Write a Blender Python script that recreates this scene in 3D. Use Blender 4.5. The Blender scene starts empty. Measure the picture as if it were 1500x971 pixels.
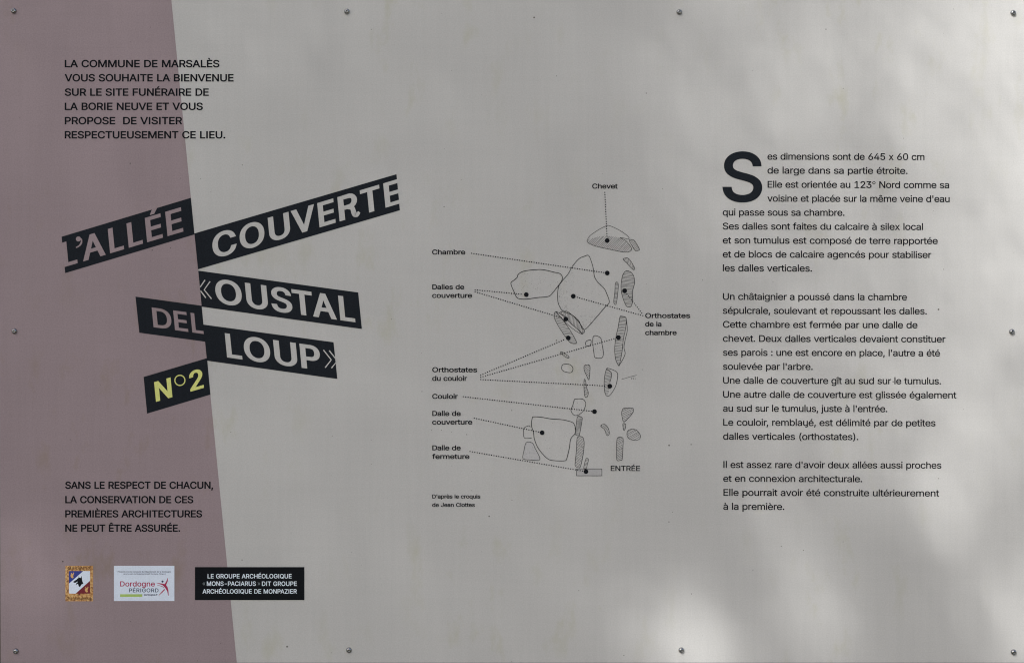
import bpy, bmesh, math, random
from mathutils import Vector, noise
from mathutils.geometry import delaunay_2d_cdt, tessellate_polygon

C = bpy.context.scene.collection
SC = bpy.context.scene

# ------------------------------------------------------------------ camera, sky, sun, exposure
S = 0.0008                      # metres of sign per unit of its layout (1500 x 971 units)
ZC = 1.42                       # height of the middle of the sign
WIDTH = 1500 * S

cam = bpy.data.objects.new('camera', bpy.data.cameras.new('camera'))
C.objects.link(cam)
cam.data.lens = 50
cam.data.sensor_width = 36
DIST = WIDTH * 50 / 36
cam.location = (0, -DIST, ZC)
cam.rotation_euler = (math.radians(90), 0, 0)
cam.data.clip_start = 0.05
cam.data.clip_end = 500
SC.camera = cam

SUN = Vector((-0.40, -0.60, 0.70)).normalized()      # direction towards the sun
elev = math.asin(SUN.z)
azim = math.atan2(SUN.x, SUN.y)
w = bpy.data.worlds.new('World')
SC.world = w
w.use_nodes = True
nt = w.node_tree
sky = nt.nodes.new('ShaderNodeTexSky')
sky.sky_type = 'NISHITA'
sky.sun_disc = False
sky.sun_elevation = elev
sky.sun_rotation = azim
sky.air_density = 1.0
sky.dust_density = 3.0
sky.ozone_density = 0.6
nt.nodes['Background'].inputs['Strength'].default_value = 0.10
nt.links.new(sky.outputs['Color'], nt.nodes['Background'].inputs['Color'])

sl = bpy.data.lights.new('sun', 'SUN')
sl.energy = 4.0
sl.angle = math.radians(0.53)
sl.color = (1.0, 0.99, 0.98)
so = bpy.data.objects.new('sun', sl)
C.objects.link(so)
so.rotation_euler = SUN.to_track_quat('Z', 'Y').to_euler()

SC.view_settings.view_transform = 'Standard'
SC.view_settings.look = 'None'
SC.view_settings.exposure = 0.96
SC.view_settings.gamma = 1
SC.view_settings.use_curve_mapping = False
SC.cycles.use_denoising = True
SC.cycles.denoiser = 'OPENIMAGEDENOISE'
SC.cycles.denoising_input_passes = 'RGB_ALBEDO_NORMAL'
SC.cycles.denoising_prefilter = 'NONE'
SC.cycles.use_adaptive_sampling = False
SC.cycles.max_bounces = 5
SC.cycles.filter_width = 1.1

random.seed(7)


# ------------------------------------------------------------------ materials
def new_mat(name):
    m = bpy.data.materials.new(name)
    m.use_nodes = True
    return m, m.node_tree.nodes, m.node_tree.links, m.node_tree.nodes['Principled BSDF']


def ink(name, col, grain=0.07, stain=0.0, rough=0.55, spec=0.25):
    """printed laminate: fine linen grain, faint vertical weathering, ochre stains and dark specks"""
    m, N, L, b = new_mat(name)
    b.inputs['Roughness'].default_value = rough
    b.inputs['Specular IOR Level'].default_value = spec
    tc = N.new('ShaderNodeTexCoord')

    def noise_tex(sc, scale, detail, rough=0.5):
        mp = N.new('ShaderNodeMapping')
        mp.inputs['Scale'].default_value = sc
        L.new(tc.outputs['Object'], mp.inputs['Vector'])
        n = N.new('ShaderNodeTexNoise')
        n.inputs['Scale'].default_value = scale
        n.inputs['Detail'].default_value = detail
        n.inputs['Roughness'].default_value = rough
        L.new(mp.outputs['Vector'], n.inputs['Vector'])
        return n.outputs['Fac']

    def maprange(v, a, b_, c, d):
        r = N.new('ShaderNodeMapRange')
        r.inputs[1].default_value = a
        r.inputs[2].default_value = b_
        r.inputs[3].default_value = c
        r.inputs[4].default_value = d
        L.new(v, r.inputs[0])
        return r.outputs[0]

    def math_(op, a, b_):
        n = N.new('ShaderNodeMath')
        n.operation = op
        for i, v in enumerate((a, b_)):
            if isinstance(v, float):
                n.inputs[i].default_value = v
            else:
                L.new(v, n.inputs[i])
        return n.outputs[0]

    g1 = maprange(noise_tex((1, 1, 1), 620, 2.0), 0.25, 0.75, 1 - grain, 1 + grain)
    g2 = maprange(noise_tex((160, 1, 9), 1, 3.0), 0.3, 0.7, 1 - 0.22 * grain, 1 + 0.22 * grain)
    g3 = maprange(noise_tex((9, 1, 160), 1, 3.0), 0.3, 0.7, 1 - 0.15 * grain, 1 + 0.15 * grain)
    g4 = maprange(noise_tex((1, 1, 1), 5, 4.0), 0.3, 0.7, 0.975, 1.025)
    f = math_('MULTIPLY', math_('MULTIPLY', g1, g2), math_('MULTIPLY', g3, g4))
    mul = N.new('ShaderNodeMix')
    mul.data_type = 'RGBA'
    mul.blend_type = 'MULTIPLY'
    mul.inputs[0].default_value = 1
    mul.inputs[6].default_value = (*col, 1)
    L.new(f, mul.inputs[7])
    out = mul.outputs[2]
    if stain > 0:
        s1 = maprange(noise_tex((1, 1, 0.45), 30, 5.0, 0.65), 0.55, 0.72, 0.0, 1.0)
        s2 = maprange(noise_tex((1, 1, 1), 3.2, 2.0), 0.42, 0.62, 0.0, stain)
        sf = math_('MULTIPLY', s1, s2)
        mx = N.new('ShaderNodeMix')
        mx.data_type = 'RGBA'
        L.new(sf, mx.inputs[0])
        L.new(out, mx.inputs[6])
        mx.inputs[7].default_value = (col[0] * 0.82, col[1] * 0.80, col[2] * 0.58, 1)
        out = mx.outputs[2]
        # fly specks
        for scale, keep, rad in ((38, 0.975, 0.042), (85, 0.978, 0.045)):
            v = N.new('ShaderNodeTexVoronoi')
            v.inputs['Scale'].default_value = scale
            v.voronoi_dimensions = '2D'
            sx = N.new('ShaderNodeSeparateXYZ')
            cx = N.new('ShaderNodeCombineXYZ')
            L.new(tc.outputs['Object'], sx.inputs[0])
            L.new(sx.outputs['X'], cx.inputs['X'])
            L.new(sx.outputs['Z'], cx.inputs['Y'])
            L.new(cx.outputs[0], v.inputs['Vector'])
            sep = N.new('ShaderNodeSeparateColor')
            L.new(v.outputs['Color'], sep.inputs[0])
            has = math_('GREATER_THAN', sep.outputs[0], keep)
            size = maprange(sep.outputs[1], 0.0, 1.0, 0.35 * rad, rad)
            near = math_('LESS_THAN', v.outputs['Distance'], size)
            amt = math_('MULTIPLY', math_('MULTIPLY', has, near), maprange(sep.outputs[2], 0.0, 1.0, 0.35, 0.9))
            mx = N.new('ShaderNodeMix')
            mx.data_type = 'RGBA'
            L.new(amt, mx.inputs[0])
            L.new(out, mx.inputs[6])
            mx.inputs[7].default_value = (0.05, 0.042, 0.03, 1)
            out = mx.outputs[2]
    L.new(out, b.inputs['Base Color'])
    bp = N.new('ShaderNodeBump')
    bp.inputs['Strength'].default_value = 0.05
    bp.inputs['Distance'].default_value = 0.0002
    L.new(g1, bp.inputs['Height'])
    L.new(bp.outputs['Normal'], b.inputs['Normal'])
    return m


PANEL = (0.464, 0.459, 0.441)
M = {
    'panel': ink('grey_beige_laminate', PANEL, 0.07, 0.6),
    'pink': ink('mauve_print', (0.275, 0.216, 0.227), 0.09, 0.7),
    'black': ink('blue_black_print', (0.0130, 0.0160, 0.0205), 0.2, 0.0, 0.6, 0.04),
    'plate': ink('plate_black_print', (0.0075, 0.0090, 0.0110), 0.2, 0.0, 0.6, 0.04),
    'text': ink('black_text_print', (0.010, 0.0112, 0.0135), 0.1, 0.0, 0.6, 0.04),
    'line': ink('drawing_line_print', (0.028, 0.028, 0.028), 0.1, 0.0, 0.6, 0.05),
    'hatch': ink('hatching_print', (0.05, 0.05, 0.05), 0.1, 0.0, 0.6, 0.05),
    'pale': ink('faint_grey_tint_print', (0.435, 0.43, 0.425), 0.08),
    'grey': ink('pale_grey_tint_print', (0.37, 0.365, 0.36), 0.08),
    'yellow': ink('yellow_print', (0.62, 0.64, 0.20), 0.08),
    'white': ink('white_sticker', (0.66, 0.73, 0.83), 0.07),
    'white_text': ink('white_text_print', (0.66, 0.74, 0.80), 0.05),
    'grey_text': ink('grey_text_print', (0.22, 0.25, 0.27), 0.05),
    'crimson': ink('crimson_print', (0.36, 0.02, 0.08), 0.05),
    'navy': ink('navy_print', (0.04, 0.055, 0.11), 0.05),
    'green': ink('green_print', (0.37, 0.52, 0.14), 0.08),
    'blue': ink('blue_print', (0.03, 0.045, 0.23), 0.1),
    'red': ink('dark_red_print', (0.17, 0.016, 0.028), 0.1),
    'gold': ink('gold_print', (0.62, 0.38, 0.14), 0.1),
    'brown': ink('brown_print', (0.10, 0.05, 0.02), 0.1),
}


def gold_ground():
    m, N, L, b = new_mat('mottled_gold_print')
    b.inputs['Roughness'].default_value = 0.55
    b.inputs['Specular IOR Level'].default_value = 0.25
    tc = N.new('ShaderNodeTexCoord')
    n = N.new('ShaderNodeTexNoise')
    n.inputs['Scale'].default_value = 420
    n.inputs['Detail'].default_value = 3
    L.new(tc.outputs['Object'], n.inputs['Vector'])
    r = N.new('ShaderNodeValToRGB')
    e = r.color_ramp.elements
    e[0].position, e[0].color = 0.34, (0.18, 0.085, 0.03, 1)
    e[1].position, e[1].color = 0.68, (0.62, 0.46, 0.20, 1)
    k = e.new(0.5)
    k.color = (0.50, 0.255, 0.09, 1)
    L.new(n.outputs['Fac'], r.inputs['Fac'])
    L.new(r.outputs['Color'], b.inputs['Base Color'])
    return m


M['gold_ground'] = gold_ground()


def metal(name, col, rough):
    m, N, L, b = new_mat(name)
    b.inputs['Base Color'].default_value = (*col, 1)
    b.inputs['Metallic'].default_value = 1
    n = N.new('ShaderNodeTexNoise')
    n.inputs['Scale'].default_value = 900
    r = N.new('ShaderNodeMapRange')
    r.inputs[3].default_value = rough * 0.7
    r.inputs[4].default_value = rough * 1.4
    L.new(n.outputs['Fac'], r.inputs[0])
    L.new(r.outputs[0], b.inputs['Roughness'])
    return m


M['steel'] = metal('stainless_steel', (0.34, 0.34, 0.34), 0.13)
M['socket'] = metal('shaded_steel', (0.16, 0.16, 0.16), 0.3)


def rough_mat(name, c1, c2, scale, stretch=(1, 1, 1), bump=0.0):
    m, N, L, b = new_mat(name)
    b.inputs['Roughness'].default_value = 0.85
    b.inputs['Specular IOR Level'].default_value = 0.2
    tc = N.new('ShaderNodeTexCoord')
    mp = N.new('ShaderNodeMapping')
    mp.inputs['Scale'].default_value = stretch
    L.new(tc.outputs['Object'], mp.inputs['Vector'])
    n = N.new('ShaderNodeTexNoise')
    n.inputs['Scale'].default_value = scale
    n.inputs['Detail'].default_value = 6
    L.new(mp.outputs['Vector'], n.inputs['Vector'])
    r = N.new('ShaderNodeValToRGB')
    r.color_ramp.elements[0].position = 0.3
    r.color_ramp.elements[0].color = (*c1, 1)
    r.color_ramp.elements[1].position = 0.7
    r.color_ramp.elements[1].color = (*c2, 1)
    L.new(n.outputs['Fac'], r.inputs['Fac'])
    L.new(r.outputs['Color'], b.inputs['Base Color'])
    if bump:
        bp = N.new('ShaderNodeBump')
        bp.inputs['Strength'].default_value = bump
        L.new(n.outputs['Fac'], bp.inputs['Height'])
        L.new(bp.outputs['Normal'], b.inputs['Normal'])
    return m


M['wood'] = rough_mat('dark_stained_wood', (0.030, 0.019, 0.016), (0.075, 0.048, 0.040), 6, (30, 30, 2), 0.3)
M['ground'] = rough_mat('dry_grass_and_earth', (0.030, 0.032, 0.016), (0.085, 0.075, 0.05), 1.3, (1, 1, 1), 0.5)
M['bark'] = rough_mat('bark', (0.05, 0.04, 0.03), (0.14, 0.11, 0.085), 9, (3, 3, 0.6), 0.8)
M['leaf'] = rough_mat('green_leaf', (0.04, 0.065, 0.02), (0.09, 0.12, 0.04), 2.0)

# ------------------------------------------------------------------ letter outlines (cubic curves, 2000 units)
# each contour: dx,dy of the left handle, x, y of the point, dx,dy of the right handle, repeated
GLYPHS = {
    'A': '959|46 0 33 0 123 339 -123 -339 403 1017 50 0 -49 0 552 1017 125 -339 -125 339 926 0 -45 0 45 0 790 0 -72 202 72 -202 574 605 -13 37 18 -55 528 744 -17 56 25 -86 464 957 9 0 -8 0 490 957 -25 -87 18 56 426 742 -18 -56 12 35 381 605 -70 -202 70 202 170 0 -46 0|173 0 220 284 0 38 0 -37 220 397 173 0 -174 0 740 397 0 -37 0 38 740 284 -174 0',
    'B': '912|124 0 120 0 0 339 0 -339 120 1017 121 0 -121 0 482 1017 71 0 -47 24 658 981 46 -24 -23 41 762 884 23 -41 0 50 796 748 0 -44 16 29 773 640 -15 -28 25 17 713 572 -26 -17 30 9 630 533 0 -3 0 3 630 524 32 -2 -31 20 726 491 32 -20 -21 37 805 406 20 -36 0 53 836 272 0 -51 24 42 800 133 -23 -41 51 24 689 36 -51 -24 80 0 493 0 -124 0|0 116 249 114 80 0 -81 0 490 114 79 0 -35 -30 660 159 34 31 0 -45 711 273 0 35 17 -29 685 368 -17 28 32 -17 611 436 -32 17 45 0 496 462 -82 0 83 0 249 462 0 -116|0 111 249 571 76 0 -76 0 476 571 37 0 -29 -14 576 592 30 15 -17 -26 646 653 17 26 0 -35 672 744 0 45 31 -31 625 858 -31 30 66 0 480 903 -77 0 77 0 249 903 0 -110',
    'C': '1020|52 0 535 -14 -88 0 69 -42 300 50 -68 42 39 -78 139 230 -39 79 0 -107 81 508 0 107 -39 -78 139 786 39 78 -68 -42 300 967 69 43 -88 0 535 1031 51 0 -45 15 680 1009 46 -15 -37 29 804 942 37 -29 -25 41 896 837 24 -41 -9 53 946 696 -43 0 43 0 817 696 -8 36 17 -27 779 789 -18 27 25 -19 715 857 -26 18 30 -9 631 898 -31 9 33 0 535 912 -63 0 49 32 367 864 -49 -31 29 59 250 728 -29 -60 0 87 207 508 0 -86 -29 60 250 289 29 -60 -50 31 368 153 49 -32 -62 0 535 106 33 0 -31 -9 631 120 30 9 -26 -18 715 161 25 18 -18 -27 779 229 17 27 -8 -35 817 321 43 0 -43 0 946 321 -9 -52 25 41 896 181 -24 -41 36 29 805 76 -37 -29 46 15 681 9 -46 -15',
    'D': '1004|103 0 438 0 -82 0 82 0 192 0 0 38 0 -38 192 114 79 0 -79 0 429 114 83 0 -55 -31 636 161 54 32 -27 -59 758 298 27 59 0 -83 798 511 0 81 27 -59 758 721 -26 59 53 -31 639 856 -53 32 79 0 442 903 -85 0 86 0 186 903 0 38 0 -38 186 1017 88 0 -88 0 451 1017 99 0 -70 40 705 957 70 -41 -38 76 867 782 37 -76 0 105 923 511 0 -106 37 77 867 237 -38 -76 73 41 701 61 -72 -41|-43 0 249 1017 0 -339 0 339 249 0 -43 0 43 0 120 0 0 339 0 -339 120 1017 43 0',
    'E': '837|210 0 120 0 0 339 0 -339 120 1017 208 0 -208 0 745 1017 0 -38 0 38 745 903 -165 0 165 0 249 903 0 -110 0 110 249 572 154 0 -154 0 711 572 0 -38 0 39 711 457 -154 0 154 0 249 457 0 -114 0 115 249 114 167 0 -167 0 750 114 0 -38 0 38 750 0 -210 0',
    'F': '820|43 0 120 0 0 339 0 -339 120 1017 206 0 -206 0 738 1017 0 -38 0 38 738 903 -163 0 163 0 249 903 0 -115 0 115 249 557 148 0 -147 0 692 557 0 -39 0 38 692 442 -147 0 148 0 249 442 0 -147 0 147 249 0 -43 0',
    'G': '1041|81 0 537 -14 -90 0 68 -42 299 50 -69 43 39 -78 138 231 -38 78 0 -106 81 508 0 107 -38 -78 138 786 39 78 -68 -42 298 967 68 43 -87 0 530 1031 54 0 -47 16 681 1007 47 -16 -36 29 806 939 37 -30 -24 40 898 833 25 -41 -9 50 948 697 -44 0 44 0 816 697 -10 33 18 -26 774 786 -17 26 24 -19 712 854 -24 19 30 -10 631 897 -31 10 36 0 531 912 -61 0 49 31 366 865 -49 -31 29 60 250 728 -29 -60 0 87 207 508 0 -86 -29 59 250 290 29 -60 -49 31 368 153 50 -31 -62 0 537 106 58 0 -44 -24 689 142 44 25 -24 -46 792 247 25 45 0 -61 830 405 13 -2 -13 2 869 398 -102 0 101 0 565 398 0 38 0 -37 565 511 131 0 -130 0 956 511 0 -37 0 37 956 400 0 -84 36 62 902 182 -37 -62 63 34 753 38 -63 -35',
    'H': '1034|43 0 120 0 0 339 0 -339 120 1017 43 0 -43 0 249 1017 0 -146 0 146 249 578 179 0 -179 0 785 578 0 146 0 -146 785 1017 43 0 -43 0 914 1017 0 -339 0 339 914 0 -43 0 43 0 785 0 0 155 0 -155 785 464 -179 0 179 0 249 464 0 -155 0 155 249 0 -43 0',
    'I': '601|159 0 62 0 0 38 0 -38 62 114 58 0 -58 0 236 114 0 263 0 -263 236 903 -58 0 58 0 62 903 0 38 0 -38 62 1017 159 0 -159 0 539 1017 0 -38 0 38 539 903 -58 0 58 0 365 903 0 -263 0 263 365 114 58 0 -58 0 539 114 0 -38 0 38 539 0 -159 0',
    'J': '793|89 0 370 -14 -90 0 56 -53 151 66 -57 52 0 -98 66 291 0 18 0 -19 66 346 43 0 -43 0 195 346 0 -19 0 18 195 291 0 -62 -32 32 243 149 32 -33 -53 0 370 100 52 0 -32 -33 496 149 32 32 0 -62 544 291 0 242 0 -242 544 1017 43 0 -43 0 673 1017 0 -242 0 242 673 291 0 -98 56 52 588 66 -56 -53',
    'L': '786|201 0 120 0 0 339 0 -339 120 1017 43 0 -43 0 249 1017 0 -301 0 301 249 114 158 0 -157 0 722 114 0 -38 0 38 722 0 -200 0',
    'M': '1256|41 0 120 0 0 339 0 -339 120 1017 61 0 -61 0 303 1017 84 -214 -83 215 554 374 6 -15 -8 22 575 318 7 -23 -8 26 598 245 9 -26 -8 25 623 168 7 -26 -6 21 643 98 -9 0 9 0 615 98 6 20 -8 -25 636 165 7 25 -8 -26 660 242 8 27 -8 -22 684 316 8 23 -6 -15 705 374 82 215 -83 -214 953 1017 61 0 -61 0 1136 1017 0 -339 0 339 1136 0 -43 0 42 0 1009 0 0 194 0 -194 1009 582 0 21 0 -27 1009 654 0 26 0 -29 1010 737 1 30 0 -30 1012 826 1 30 0 -28 1014 914 4 0 -4 0 1026 914 -10 -31 11 32 995 819 -10 -33 10 29 964 726 -10 -30 9 24 935 644 -9 -25 6 16 912 582 -76 -194 76 194 684 0 -38 0 37 0 572 0 -77 194 77 -194 341 582 -7 16 9 -24 318 642 -8 24 10 -29 290 722 -10 29 11 -32 258 815 -11 33 12 -33 224 914 5 0 -5 0 238 914 1 -25 -1 29 240 832 1 -29 -1 30 242 743 0 -30 0 28 243 657 1 -28 0 22 244 582 0 -194 0 194 244 0 -41 0',
    'N': '1047|43 0 120 0 0 339 0 -339 120 1017 51 0 -50 0 272 1017 138 -217 -138 218 686 365 11 -16 -16 27 726 301 15 -26 -18 33 775 213 18 -32 -18 36 828 110 -6 -1 6 1 810 107 -4 38 2 -35 801 216 -1 36 1 -29 798 314 0 30 0 -21 798 390 0 209 0 -209 798 1017 43 0 -43 0 927 1017 0 -339 0 339 927 0 -51 0 51 0 774 0 -123 193 123 -193 404 580 -16 26 17 -28 355 661 -17 29 22 -39 296 762 -22 39 32 -56 215 904 8 1 -7 -1 238 907 3 -50 -1 43 244 767 2 -42 -1 31 249 656 0 -32 0 18 250 582 0 -194 0 194 250 0 -43 0',
    'O': '1067|87 0 534 -14 -87 0 68 -42 301 50 -68 42 39 -78 140 230 -40 79 0 -107 81 508 0 107 -40 -78 140 786 39 78 -68 -42 301 967 68 43 -87 0 534 1031 87 0 -68 43 767 967 68 -42 -39 78 928 786 39 -78 0 107 986 508 0 -107 39 79 928 230 -39 -78 68 42 767 50 -68 -42|-61 0 534 106 61 0 -50 -31 699 152 49 31 -29 -60 817 288 29 60 0 -86 860 508 0 87 29 -60 817 729 -29 60 49 -30 699 865 -50 31 61 0 534 912 -61 0 50 31 368 865 -49 -31 29 60 251 729 -30 -61 0 87 207 508 0 -86 -30 60 251 288 29 -59 -49 31 368 152 50 -31',
    'P': '889|43 0 120 0 0 339 0 -339 120 1017 117 0 -116 0 470 1017 79 0 -51 28 665 975 51 -29 -25 49 779 859 26 -48 0 61 817 695 0 -60 26 49 779 531 -25 -49 51 29 665 414 -51 -28 79 0 470 371 -84 0 83 0 219 371 0 38 0 -38 219 485 82 0 -82 0 465 485 53 0 -33 -18 594 512 33 18 -15 -32 666 587 15 32 0 -40 689 695 0 41 15 -31 666 803 -15 31 33 -18 594 877 -33 18 54 0 464 904 -71 0 72 0 249 904 0 -301 0 301 249 0 -43 0',
    'Q': '1067|58 -75 490 318 45 0 -45 0 625 318 38 -49 -38 50 739 169 9 -13 -9 13 767 130 57 -75 -57 76 937 -96 -45 0 45 0 802 -96 -37 50 37 -49 691 53 -10 13 10 -12 662 91 -57 76|87 0 534 -14 -87 0 68 -42 301 50 -68 42 39 -78 140 230 -40 79 0 -107 81 508 0 107 -40 -78 140 786 39 78 -68 -42 301 967 68 43 -87 0 534 1031 87 0 -68 43 767 967 68 -42 -39 78 928 786 39 -78 0 107 986 508 0 -107 39 79 928 230 -39 -78 68 42 767 50 -68 -42|-61 0 534 106 61 0 -50 -31 699 152 49 31 -29 -60 817 288 29 60 0 -86 860 508 0 87 29 -60 817 729 -29 60 49 -30 699 865 -50 31 61 0 534 912 -61 0 50 31 368 865 -49 -31 29 60 251 729 -30 -61 0 87 207 508 0 -86 -30 60 251 288 29 -59 -49 31 368 152 50 -31',
    'R': '898|43 0 120 0 0 339 0 -339 120 1017 117 0 -117 0 472 1017 78 0 -51 27 666 977 51 -27 -25 47 781 866 25 -47 0 61 819 704 0 -61 25 46 781 543 -25 -47 51 26 666 434 -52 -26 78 0 472 395 -93 0 93 0 193 395 0 39 0 -38 193 510 91 0 -91 0 467 510 53 0 -32 -16 595 534 33 15 -15 -29 667 601 16 29 0 -40 690 704 0 41 16 -29 667 809 -15 30 33 -16 595 879 -33 17 53 0 466 904 -72 0 72 0 249 904 0 -301 0 301 249 0 -43 0|50 0 706 0 -82 153 82 -153 460 458 49 0 -49 0 606 458 83 -153 -84 153 856 0 -50 0',
    'S': '893|78 0 447 -18 -73 0 54 -24 255 18 -54 25 30 -44 128 120 -31 44 4 -58 76 273 45 0 -44 0 209 273 3 -39 -22 26 247 175 22 -25 -35 13 333 117 35 -12 -41 0 447 98 47 0 -37 -15 572 121 37 14 -21 -28 659 184 21 27 0 -36 691 279 0 32 18 -21 664 358 -18 20 30 -14 592 409 -31 14 37 -10 490 445 -41 11 41 -12 367 479 -84 23 46 -43 172 578 -45 44 0 -68 104 745 0 57 -31 -43 150 896 31 43 -53 -24 275 996 53 23 -66 0 454 1031 67 0 -51 24 632 995 52 -24 -30 42 754 897 30 -41 -2 53 802 756 -43 0 42 0 675 756 -6 51 42 -29 604 875 -41 28 61 0 450 917 -44 0 33 14 335 896 -34 -15 19 25 257 836 -18 -25 0 32 230 751 0 -34 -21 22 262 667 21 -21 -30 13 339 616 30 -12 -28 7 425 587 34 -10 -35 9 529 559 29 -8 -33 13 623 527 34 -13 -29 22 717 475 30 -21 -18 32 789 395 18 -32 0 47 817 277 0 -55 29 45 773 127 -29 -45 55 26 647 21 -55 -26',
    'T': '897|107 0 64 903 0 38 0 -38 64 1017 256 0 -257 0 834 1017 0 -38 0 38 834 903 -107 0 107 0 513 903 0 -301 0 301 513 0 -42 0 43 0 385 0 0 301 0 -301 385 903 -107 0',
    'U': '1034|80 0 518 -16 -81 0 60 -32 308 31 -60 31 33 -55 169 160 -32 54 0 -69 120 346 0 224 0 -223 120 1017 43 0 -43 0 249 1017 0 -220 0 221 249 356 0 -48 -22 38 281 226 22 -38 -40 22 374 136 40 -22 -56 0 518 103 56 0 -40 -22 661 136 40 22 -21 -38 753 226 22 38 0 -48 785 356 0 221 0 -220 785 1017 43 0 -43 0 914 1017 0 -223 0 224 914 346 0 -69 33 54 865 160 -33 -55 59 31 727 31 -60 -32',
    'V': '959|49 0 408 0 -125 339 125 -339 33 1017 45 0 -46 0 169 1017 72 -201 -71 202 384 412 13 -34 -19 57 431 275 18 -58 -25 85 496 61 -9 0 9 0 469 61 25 87 -18 -56 534 276 18 57 -12 -34 579 412 70 202 -70 -201 789 1017 46 0 -46 0 926 1017 -123 -339 123 339 556 0 -50 0',
    'X': '948|49 0 36 0 133 190 -132 -190 434 569 0 -32 0 32 434 473 -125 181 125 -181 59 1017 50 0 -50 0 208 1017 49 -72 -49 72 356 801 21 -31 -14 22 408 722 14 -21 -12 21 447 658 12 -21 -15 28 487 584 -8 0 8 0 464 584 15 28 -12 -21 504 657 12 21 -15 -22 544 722 14 22 -21 -31 597 801 50 72 -50 -72 747 1017 48 0 -48 0 892 1017 -125 -179 125 180 518 478 0 32 0 -32 518 574 131 -192 -132 191 912 0 -50 0 50 0 763 0 -59 86 60 -86 584 259 -18 27 13 -20 537 330 -13 20 12 -20 499 391 -11 20 14 -27 461 462 9 0 -9 0 489 462 -14 -26 12 20 451 393 -12 -20 14 20 412 332 -13 -21 19 28 363 259 -60 -86 60 86 183 0 -49 0',
    'Z': '877|239 0 83 0 0 31 0 -31 83 93 155 226 -155 -226 547 770 20 30 -23 -30 612 861 23 31 -23 -29 681 951 5 -14 -5 14 696 909 -42 -2 42 1 571 904 -42 0 41 0 446 903 -122 0 121 0 81 903 0 38 0 -38 81 1017 237 0 -237 0 793 1017 0 -31 0 32 793 923 -152 -222 152 222 337 257 -22 -32 24 32 268 161 -24 -32 24 32 195 66 -5 14 5 -15 180 109 42 2 -41 -1 304 113 41 1 -41 0 428 114 124 0 -124 0 799 114 0 -38 0 38 799 0 -239 0',
    'a': '778|43 0 320 -17 -48 0 39 -18 189 10 -40 18 23 -35 95 89 -23 35 0 -50 61 216 0 43 -17 -27 86 322 17 27 -29 -16 155 386 29 16 -35 -7 251 421 35 8 -35 -5 356 440 46 6 -28 -3 467 453 29 4 -14 -8 531 470 13 8 0 -18 551 509 0 2 0 -1 551 513 0 32 12 -21 533 593 -12 22 24 -12 480 644 -24 12 35 0 391 662 -36 0 26 11 298 645 -26 -12 16 17 235 602 -16 -18 7 18 200 548 -39 11 39 -11 82 582 18 46 -32 -27 157 692 32 27 -40 -12 266 751 40 12 -41 0 388 769 27 0 -33 6 478 759 33 -7 -30 18 572 721 29 -19 -20 36 645 640 19 -35 0 56 673 503 0 -168 0 168 673 0 -40 0 40 0 553 0 0 35 0 -35 553 104 -3 0 3 0 545 104 -9 -18 19 19 504 49 -19 -19 30 13 431 2 -31 -13|-31 0 341 91 45 0 -31 -17 456 117 31 18 -16 -28 527 186 16 29 0 -32 551 276 0 34 0 -35 551 380 -5 -6 16 4 519 364 -16 -5 21 3 463 352 -22 -4 21 3 400 342 -20 -2 13 2 351 336 -29 -4 25 9 269 317 -26 -9 15 16 207 279 -16 -17 0 29 184 210 0 -26 -14 18 204 144 13 -17 -23 10 259 104 24 -9',
    'b': '849|63 0 459 -16 -47 0 29 -16 345 8 -30 15 16 -20 276 62 -17 21 10 -15 236 117 -4 0 4 0 224 117 0 -39 0 39 224 0 -40 0 40 0 105 0 0 339 0 -339 105 1017 41 0 -40 0 227 1017 0 -126 0 127 227 638 3 0 -3 0 236 638 10 15 -16 -20 275 691 16 21 -29 -15 343 745 29 16 -48 0 458 769 63 0 -49 32 626 721 48 -32 -28 59 740 585 27 -59 0 79 780 378 0 -81 27 59 740 169 -27 -59 49 32 626 32 -48 -32|-46 0 440 94 47 0 -32 -25 559 131 32 25 -17 -43 632 233 16 43 0 -54 656 379 0 53 16 -42 632 522 -16 43 32 -25 560 623 -33 24 48 0 440 660 -46 0 32 24 322 624 -32 -24 16 42 250 526 -16 -42 0 56 225 379 0 -56 -16 43 250 230 17 -43 -32 24 323 130 32 -24',
    'c': '791|38 0 414 -16 -68 0 51 -33 234 33 -52 33 29 -59 112 170 -29 59 0 -78 68 375 0 79 -29 -59 112 582 29 59 -52 -33 234 720 51 32 -68 0 414 769 38 0 -33 10 520 754 33 -10 -27 18 610 712 27 -19 -20 27 680 644 19 -27 -9 33 723 554 -39 -10 39 10 606 524 -6 20 11 -16 581 578 -11 17 16 -12 540 621 -16 13 21 -7 484 650 -21 6 26 0 414 660 -50 0 33 27 290 620 -33 -26 16 43 217 517 -16 -43 0 51 193 375 0 -51 -16 43 217 235 16 -43 -33 26 290 132 33 -26 -50 0 414 93 26 0 -21 -7 485 103 21 7 -16 -12 541 132 17 13 -11 -17 583 177 12 18 -5 -20 608 234 40 -10 -39 10 726 205 -10 -35 20 27 682 112 -19 -27 28 19 612 43 -27 -20 34 10 521 -1 -33 -10',
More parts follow.
